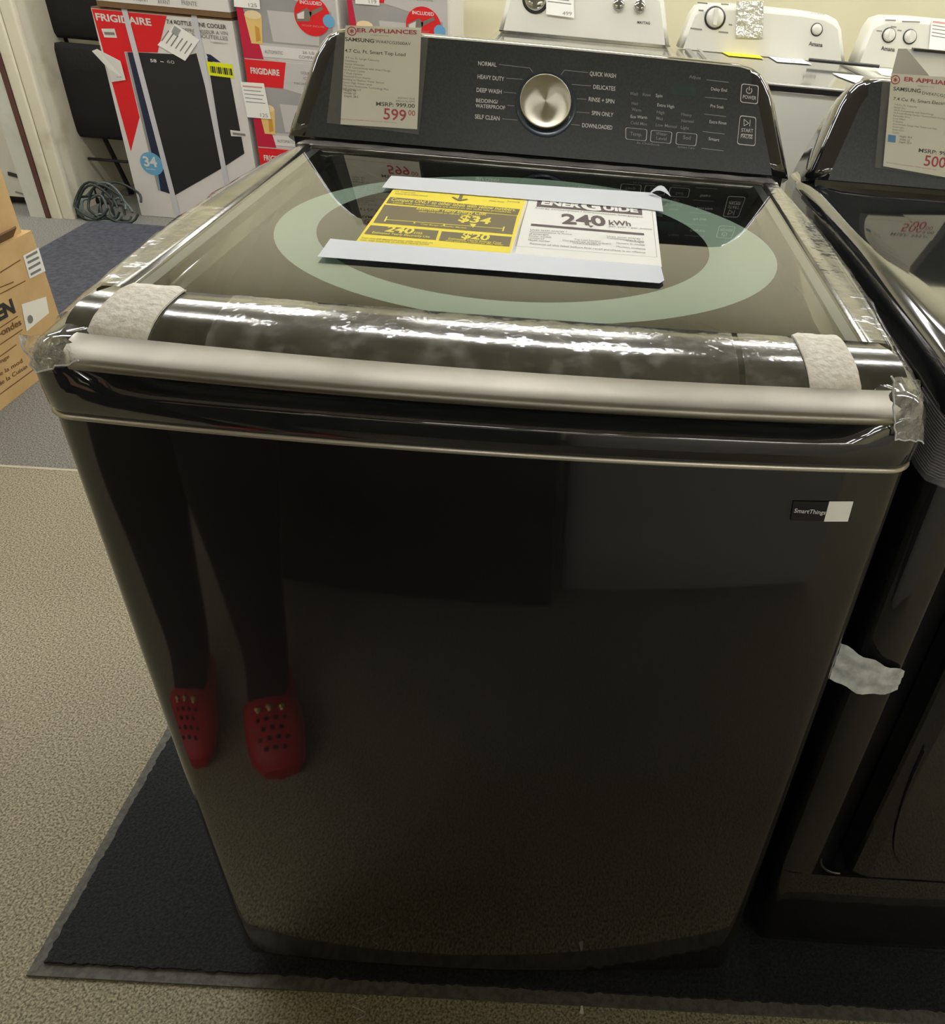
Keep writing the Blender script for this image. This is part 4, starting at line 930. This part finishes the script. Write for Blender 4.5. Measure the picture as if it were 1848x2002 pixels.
b = MB(); b.quad(LP, [(1496, 106), (1562, 113), (1588, 126), (1520, 121)], PAPER, .001, .0008); b.line(LP, (1505, 110), (1560, 116), .01, TXTG, .0022); b.line(LP, (1518, 115), (1530, 117), .012, TXTG, .0022); b.line(LP, (1545, 119), (1556, 121), .012, TXTG, .0022); tag(b.build('instruction_sheet'), 'white instruction sheet lying on the lid of the middle white washer', 'paper')
b = MB(); b.quad(LP, [(1628, 143), (1700, 150), (1675, 163), (1640, 150)], PAPER, .001, .0008); tag(b.build('paper_sheet'), 'white paper lying at right front of the middle white washer lid', 'paper')
a2, P3 = white_washer(1.405, .665, 2.14, 'white_washer', 'white washer with two small dials at the right of the back row', 'amana2', 1.10)
knob(P3, (1738, 69), .022, WHITE, a2, BLKM); knob(P3, (1779, 72), .022, WHITE, a2, BLKM)
b = MB(); b.text(P3, 'Amana', (1722, 98), (1749, 101), 8, TXT, .02); b.build('brand_lettering', a2)
for a, c in (((1731, 39), (1752, 40)), ((1764, 42), (1799, 43)), ((1714, 60), (1725, 61)), ((1742, 52), (1753, 53)), ((1755, 59), (1763, 60))): b = MB(); b.line(P3, a, c, .0045, TXTG); b.build('dial_marking', a2)
small_tag([(1822, 35), (1870, 40), (1866, 105), (1816, 97)], P3, 'price tag on the white washer at the right of the back row', '499', .004)
b = MB(); b.tube([(1.20, 2.66, .9425), (1.33, 2.655, .9425), (1.46, 2.65, .9425)], .006, BLKM, 8); b.prism([(1.44, 2.65, .9365), (1.58, 2.65, .9265), (1.52, 2.50, .9265), (1.44, 2.54, .9265)], (0, 0, .0015), PAPERC)
tag(b.build('lid_prop_rod'), 'thin dark rod with a taped end lying across the white washer lids', 'rod')
gm = thing('grey_washer', 'grey steel appliance corner behind the dryer in front of the right white washer', 'appliance', (1.62, 1.75, 0))
b = MB(); b.rbox((1.20, 1.50, .03), (1.86, 2.02, .975), STEEL, .02); b.build('cabinet', gm)
b = MB(); b.loft([[(1.285, 1.52, .975), (1.285, 2.0, .975), (1.285, 2.0, 1.055), (1.285, 1.93, 1.062), (1.285, 1.60, 1.0)], [(1.84, 1.52, .975), (1.84, 2.0, .975), (1.84, 2.0, 1.055), (1.84, 1.93, 1.062), (1.84, 1.60, 1.0)]], STEEL); b.box((1.30, 1.915, 1.056), (1.83, 1.935, 1.066), BLKM); b.build('rear_console', gm)
for fx in (1.25, 1.80):
    for fy_ in (1.55, 1.96): b = MB(); b.revolve((fx, fy_, .001), (0, 0, 1), [(.018, 0), (.018, .03)], DARK, 12); b.build('foot', gm)

# ------------------------------------------------------------------ behind the photographer (seen only as reflections)
bk = thing('black_range', 'black electric range standing behind the photographer', 'stove', (.075, -1.15, 0))
b = MB(); b.rbox((-.30, -1.40, .03), (.415, -.745, .91), BLKM, .012); b.box((-.28, -1.39, .001), (.405, -.78, .03), DARK); b.build('cabinet', bk)
b = MB(); b.rbox((-.30, -1.40, .912), (.415, -1.31, 1.09), BLKM, .012); b.build('back_console', bk)
b = MB(); b.tube([(-.20, -.715, .84), (.345, -.715, .84)], .010, STEEL, 10)
for hx in (-.20, .345): b.tube([(hx, -.715, .84), (hx, -.75, .84)], .007, STEEL, 8)
b.build('oven_handle', bk)
gw = thing('grey_dryer', 'silver grey dryer standing behind the photographer beside the black range', 'dryer', (.8, -1.15, 0))
b = MB(); b.loft([plan(0, z, .44, .66, -.012, wid=.68, y0=-1.46) for z in (.03, .5, .93)], mat('light_grey_paint', srgb(196, 196, 190), .3)); b.box((.46, -1.44, .001), (1.10, -.86, .03), DARK); b.build('cabinet', gw)

# ------------------------------------------------------------------ the photographer
pr = thing('person', 'person in black coat and leggings with red clogs photographing the washer', 'person', (-.25, -.45, 0))
def skinned(name, joints, edges, mtl, parent, root=0, sub=2):
    me = bpy.data.meshes.new(name); org = Vector(parent.location)
    me.from_pydata([tuple(Vector(j[0]) - org) for j in joints], edges, []); me.update()
    o = bpy.data.objects.new(name, me); COL.objects.link(o); o.parent = parent; me.materials.append(mtl)
    sk = o.modifiers.new('skin', 'SKIN'); sk.use_smooth_shade = True; sk.use_x_symmetry = False
    for i, j in enumerate(joints):
        v = me.skin_vertices[0].data[i]; v.radius = j[1] if isinstance(j[1], tuple) else (j[1], j[1]); v.use_root = (i == root)
    sb = o.modifiers.new('sub', 'SUBSURF'); sb.levels = sub; sb.render_levels = sub
    return o
PH = CAM + R @ Vector((.0, -.03, .012))          # phone centre, just behind the lens
# body joints: one continuous surface
J = [((-.27, -.575, .92), .10), ((-.26, -.58, 1.05), .10), ((-.20, -.60, 1.22), .115), ((-.15, -.60, 1.36), (.12, .10)), ((-.12, -.60, 1.43), .055), ((-.10, -.59, 1.50), .05),
     ((-.35, -.57, .84), .085), ((-.41, -.54, .46), .075), ((-.39, -.52, .28), .055), ((-.335, -.45, .085), .034), ((-.30, -.38, .050), .028), ((-.265, -.30, .040), .022),
     ((-.19, -.57, .84), .085), ((-.21, -.55, .46), .075), ((-.205, -.53, .28), .055), ((-.175, -.47, .085), .034), ((-.14, -.40, .050), .028), ((-.105, -.32, .040), .022),
     ((-.30, -.62, 1.36), .05), ((-.30, -.57, 1.12), .042), ((-.05, -.56, 1.12), .034), ((.24, -.565, 1.185), .023),
     ((.02, -.60, 1.37), .05), ((.22, -.66, 1.13), .042), ((.40, -.64, 1.11), .033), ((.515, -.605, 1.175), .023)]
E_ = [(0, 1), (1, 2), (2, 3), (3, 4), (4, 5), (0, 6), (6, 7), (7, 8), (8, 9), (9, 10), (10, 11), (0, 12), (12, 13), (13, 14), (14, 15), (15, 16), (16, 17), (3, 18), (18, 19), (19, 20), (20, 21), (3, 22), (22, 23), (23, 24), (24, 25)]
base = len(J)
def hand(wrist, palm, dirs, thumb, J, E_, wi):
    J.append((palm, (.026, .014))); p = len(J) - 1; E_.append((wi, p))
    for d, l in dirs:
        a = Vector(palm) + Vector(d[0]); J.append((tuple(a), .0088)); i0 = len(J) - 1; E_.append((p, i0))
        c = a + Vector(d[1]) * l * .55; J.append((tuple(c), .0080)); E_.append((i0, i0 + 1))
        e = c + Vector(d[2]) * l * .45; J.append((tuple(e), .0070)); E_.append((i0 + 1, i0 + 2))
    a = Vector(palm) + Vector(thumb[0]); J.append((tuple(a), .011)); i0 = len(J) - 1; E_.append((p, i0)); J.append((tuple(a + Vector(thumb[1])), .009)); E_.append((i0, i0 + 1))
cr = R @ Vector((1, 0, 0)); cu = R @ Vector((0, 1, 0)); cb = R @ Vector((0, 0, 1))
lw, rw = Vector(J[21][0]), Vector(J[25][0])
lpalm = PH - cr * .105 - cu * .035 + cb * .030; rpalm = PH + cr * .105 - cu * .035 + cb * .030
fing = lambda s: [((cu * (.030 - .018 * k) + cr * (s * .022) - cb * .004, cr * (s * .9) - cb * .25, cr * (s * .9) - cb * .05), l) for k, l in enumerate((.045, .052, .048, .038))]
hand(lw, tuple(lpalm), fing(1), (-cu * .01 + cr * .02 + cb * .02, cr * .035 + cu * .028), J, E_, 21)
hand(rw, tuple(rpalm), fing(-1), (-cu * .01 - cr * .02 + cb * .02, -cr * .035 + cu * .028), J, E_, 25)
body = skinned('body', J, E_, SKIN, pr)
# head as part of the person
b = MB(); hc = Vector((-.07, -.62, 1.60)); fw = (CAM - hc).normalized(); sd = fw.cross(Vector((0, 0, 1))).normalized(); upv = sd.cross(fw)
prof = []
for i in range(17):
    ph = math.pi * i / 16; ring_ = []
    for k in range(24):
        th = 2 * math.pi * k / 24; x = math.sin(ph) * math.cos(th); y = math.sin(ph) * math.sin(th); z = math.cos(ph)
        wx = .072 * (1 - .22 * max(0, -z)); wy = .092 * (1 - .10 * max(0, -z)); d = 0
        if y > .6: d += .010 * math.exp(-((x / .16) ** 2 + ((z + .12) / .22) ** 2)) * 1.8          # nose
        if y > .4: d -= .006 * (math.exp(-(((abs(x) - .34) / .14) ** 2 + ((z - .08) / .12) ** 2))); d += .004 * math.exp(-((x / .25) ** 2 + ((z + .50) / .06) ** 2))
        ring_.append(hc + sd * (x * wx) + fw * (y * wy + d) + upv * (z * .115))
    prof.append(ring_)
b.loft(prof, SKIN, caps=False)
for s_ in (-1, 1):
    e = hc + sd * (s_ * .074) + upv * -.005; b.revolve(e, sd * s_ + fw * -.3, [(.016, -.004), (.019, .004), (.012, .008), (.004, .004)], SKIN, 14)
b.build('head', pr)
for s_ in (-1, 1):
    b = MB(); e = hc + sd * (s_ * .027) + fw * .079 + upv * .012; b.revolve(e, fw, [(.0115, -.006), (.010, .002), (.005, .006), (.001, .007)], PAPER, 14); b.revolve(e, fw, [(.005, .0055), (.003, .0078), (.001, .008)], TXT, 10); b.build('eye', pr)
b = MB(); b.tube([hc + sd * (.022 * t) + fw * (.083 - .006 * t * t) + upv * -.056 for t in (-1, -.5, 0, .5, 1)], [.001, .003, .0035, .003, .001], TXTR, 8); b.build('mouth', pr)
b = MB(); L_ = []
for i in range(13):
    ph = math.pi * .62 * i / 12 + .02; ring_ = []
    for k in range(24):
        th = 2 * math.pi * k / 24; x = math.sin(ph) * math.cos(th); y = math.sin(ph) * math.sin(th); z = math.cos(ph); s2 = 1.10
        if y > .15 and z < .55: s2 = 1.10 - .28 * min(1, (y - .15) * 2.2)
        ring_.append(hc + sd * (x * .074 * s2) + fw * ((y * .094 * s2) - .006) + upv * (z * .122 + .004 - (.10 * max(0, -y) * max(0, .5 - z))))
    L_.append(ring_)
b.loft(L_, HAIR, caps=False); b.build('hair', pr)
# leggings, coat
JL = [((-.27, -.575, .93), .11), ((-.35, -.57, .84), .098), ((-.405, -.54, .46), .098), ((-.388, -.52, .28), .070), ((-.335, -.455, .085), .046), ((-.315, -.395, .052), .042), ((-.292, -.345, .044), .036), ((-.19, -.57, .84), .098), ((-.21, -.55, .46), .098), ((-.205, -.53, .28), .070), ((-.172, -.475, .085), .046), ((-.152, -.415, .052), .042), ((-.130, -.365, .044), .036)]
skinned('leggings', JL, [(0, 1), (1, 2), (2, 3), (3, 4), (4, 5), (5, 6), (0, 7), (7, 8), (8, 9), (9, 10), (10, 11), (11, 12)], PANTS, pr)
JC = [((-.27, -.58, .93), .122), ((-.26, -.585, 1.05), .118), ((-.20, -.60, 1.22), .128), ((-.15, -.60, 1.36), (.125, .11)), ((-.13, -.60, 1.44), .060), ((-.31, -.62, 1.36), .064), ((-.305, -.57, 1.12), .056), ((-.05, -.562, 1.12), .046), ((.19, -.568, 1.175), .036), ((.03, -.60, 1.37), .064), ((.22, -.66, 1.13), .056), ((.40, -.64, 1.11), .046), ((.485, -.62, 1.15), .036), ((-.28, -.575, .66), .14)]
skinned('coat', JC, [(0, 1), (1, 2), (2, 3), (3, 4), (3, 5), (5, 6), (6, 7), (7, 8), (3, 9), (9, 10), (10, 11), (11, 12), (0, 13)], COAT, pr)
def clog(toe, heel, name):
    toe, heel = Vector(toe), Vector(heel); d = (toe - heel); Ln = d.length; d.normalize(); sdv = Vector((d.y, -d.x, 0))
    t = bpy.data.objects.new(name, None); COL.objects.link(t); t.parent = pr; t.location = (toe + heel) / 2 - pr.location
    b = MB(); secs = []
    for k in range(15):
        s_ = k / 14; wd_ = .030 + .020 * math.sin(math.pi * (s_ * .62 + .16)) ; wd_ *= (1 if .06 < s_ < .94 else .72); wd_ += .006 * max(0, math.sin(math.pi * (s_ - .4) / .6)) if s_ > .4 else 0
        h = .062 if s_ < .45 else .092 - .050 * ((s_ - .45) / .55) ** 1.5
        if .45 <= s_ < .52: h = .088
        if s_ > .97: h = .026
        c = heel + d * (Ln * s_); ring_ = []
        for a in range(16):
            th = 2 * math.pi * a / 16; ring_.append(c + sdv * (wd_ * math.copysign(abs(math.cos(th)) ** .7, math.cos(th))) + Vector((0, 0, .004 + h * .5 + h * .5 * math.copysign(abs(math.sin(th)) ** .75, math.sin(th)))))
        secs.append(ring_)
    b.loft(secs, CROC); b.build('upper', t)
    b = MB(); b.loft([[p + Vector((0, 0, .0005 - p.z)) for p in []] or [heel + d * (Ln * (.5 + .51 * math.cos(a))) + sdv * (.050 * math.sin(a)) + Vector((0, 0, z)) for a in [2 * math.pi * i / 28 for i in range(28)]] for z in (.0008, .014)], CROC); b.build('sole', t)
    b = MB()
    for r_, cnt in ((.68, 4), (.75, 3), (.82, 4), (.89, 3)):
        for j in range(cnt):
            off = (j - (cnt - 1) / 2) * .0165; h = .092 - .050 * ((r_ - .45) / .55) ** 1.5; c = heel + d * (Ln * r_) + sdv * off + Vector((0, 0, .0085 + h - 9 * off * off)); b.revolve(c, (0, 0, 1), [(.0044, -.004), (.0038, .001), (.001, .0012)], HOLE, 10)
    b.build('vent_holes', t)
    b = MB()
    for j, off in enumerate((-.022, 0, .022)):
        h = .092 - .050 * (.15 / .55) ** 1.5; c = heel + d * (Ln * (.60)) + sdv * off + Vector((0, 0, .008 + h - 8 * off * off)); b.revolve(c, (0, -.4, 1), [(.007, 0), (.0075, .003), (.004, .006), (.001, .007)], GOLD, 8)
        b.revolve(c + d * .008, (0, -.6, 1), [(.004, 0), (.003, .005), (.001, .006)], GOLD, 7)
    b.build('charms', t)
clog((-.240, -.235, 0), (-.352, -.485, 0), 'clog')
clog((-.070, -.262, 0), (-.190, -.505, 0), 'clog')
b = MB(); hw, hh = .082, .040
c = PH - cu * 0; pts = [c + cr * (sx * hw) + cu * (sy * hh) for sx, sy in ((-1, -1), (1, -1), (1, 1), (-1, 1))]
b.prism(pts, cb * .008, BLKM); tag(b.build('smartphone', bevel=.003), 'black smartphone held in both hands above the washer', 'phone')
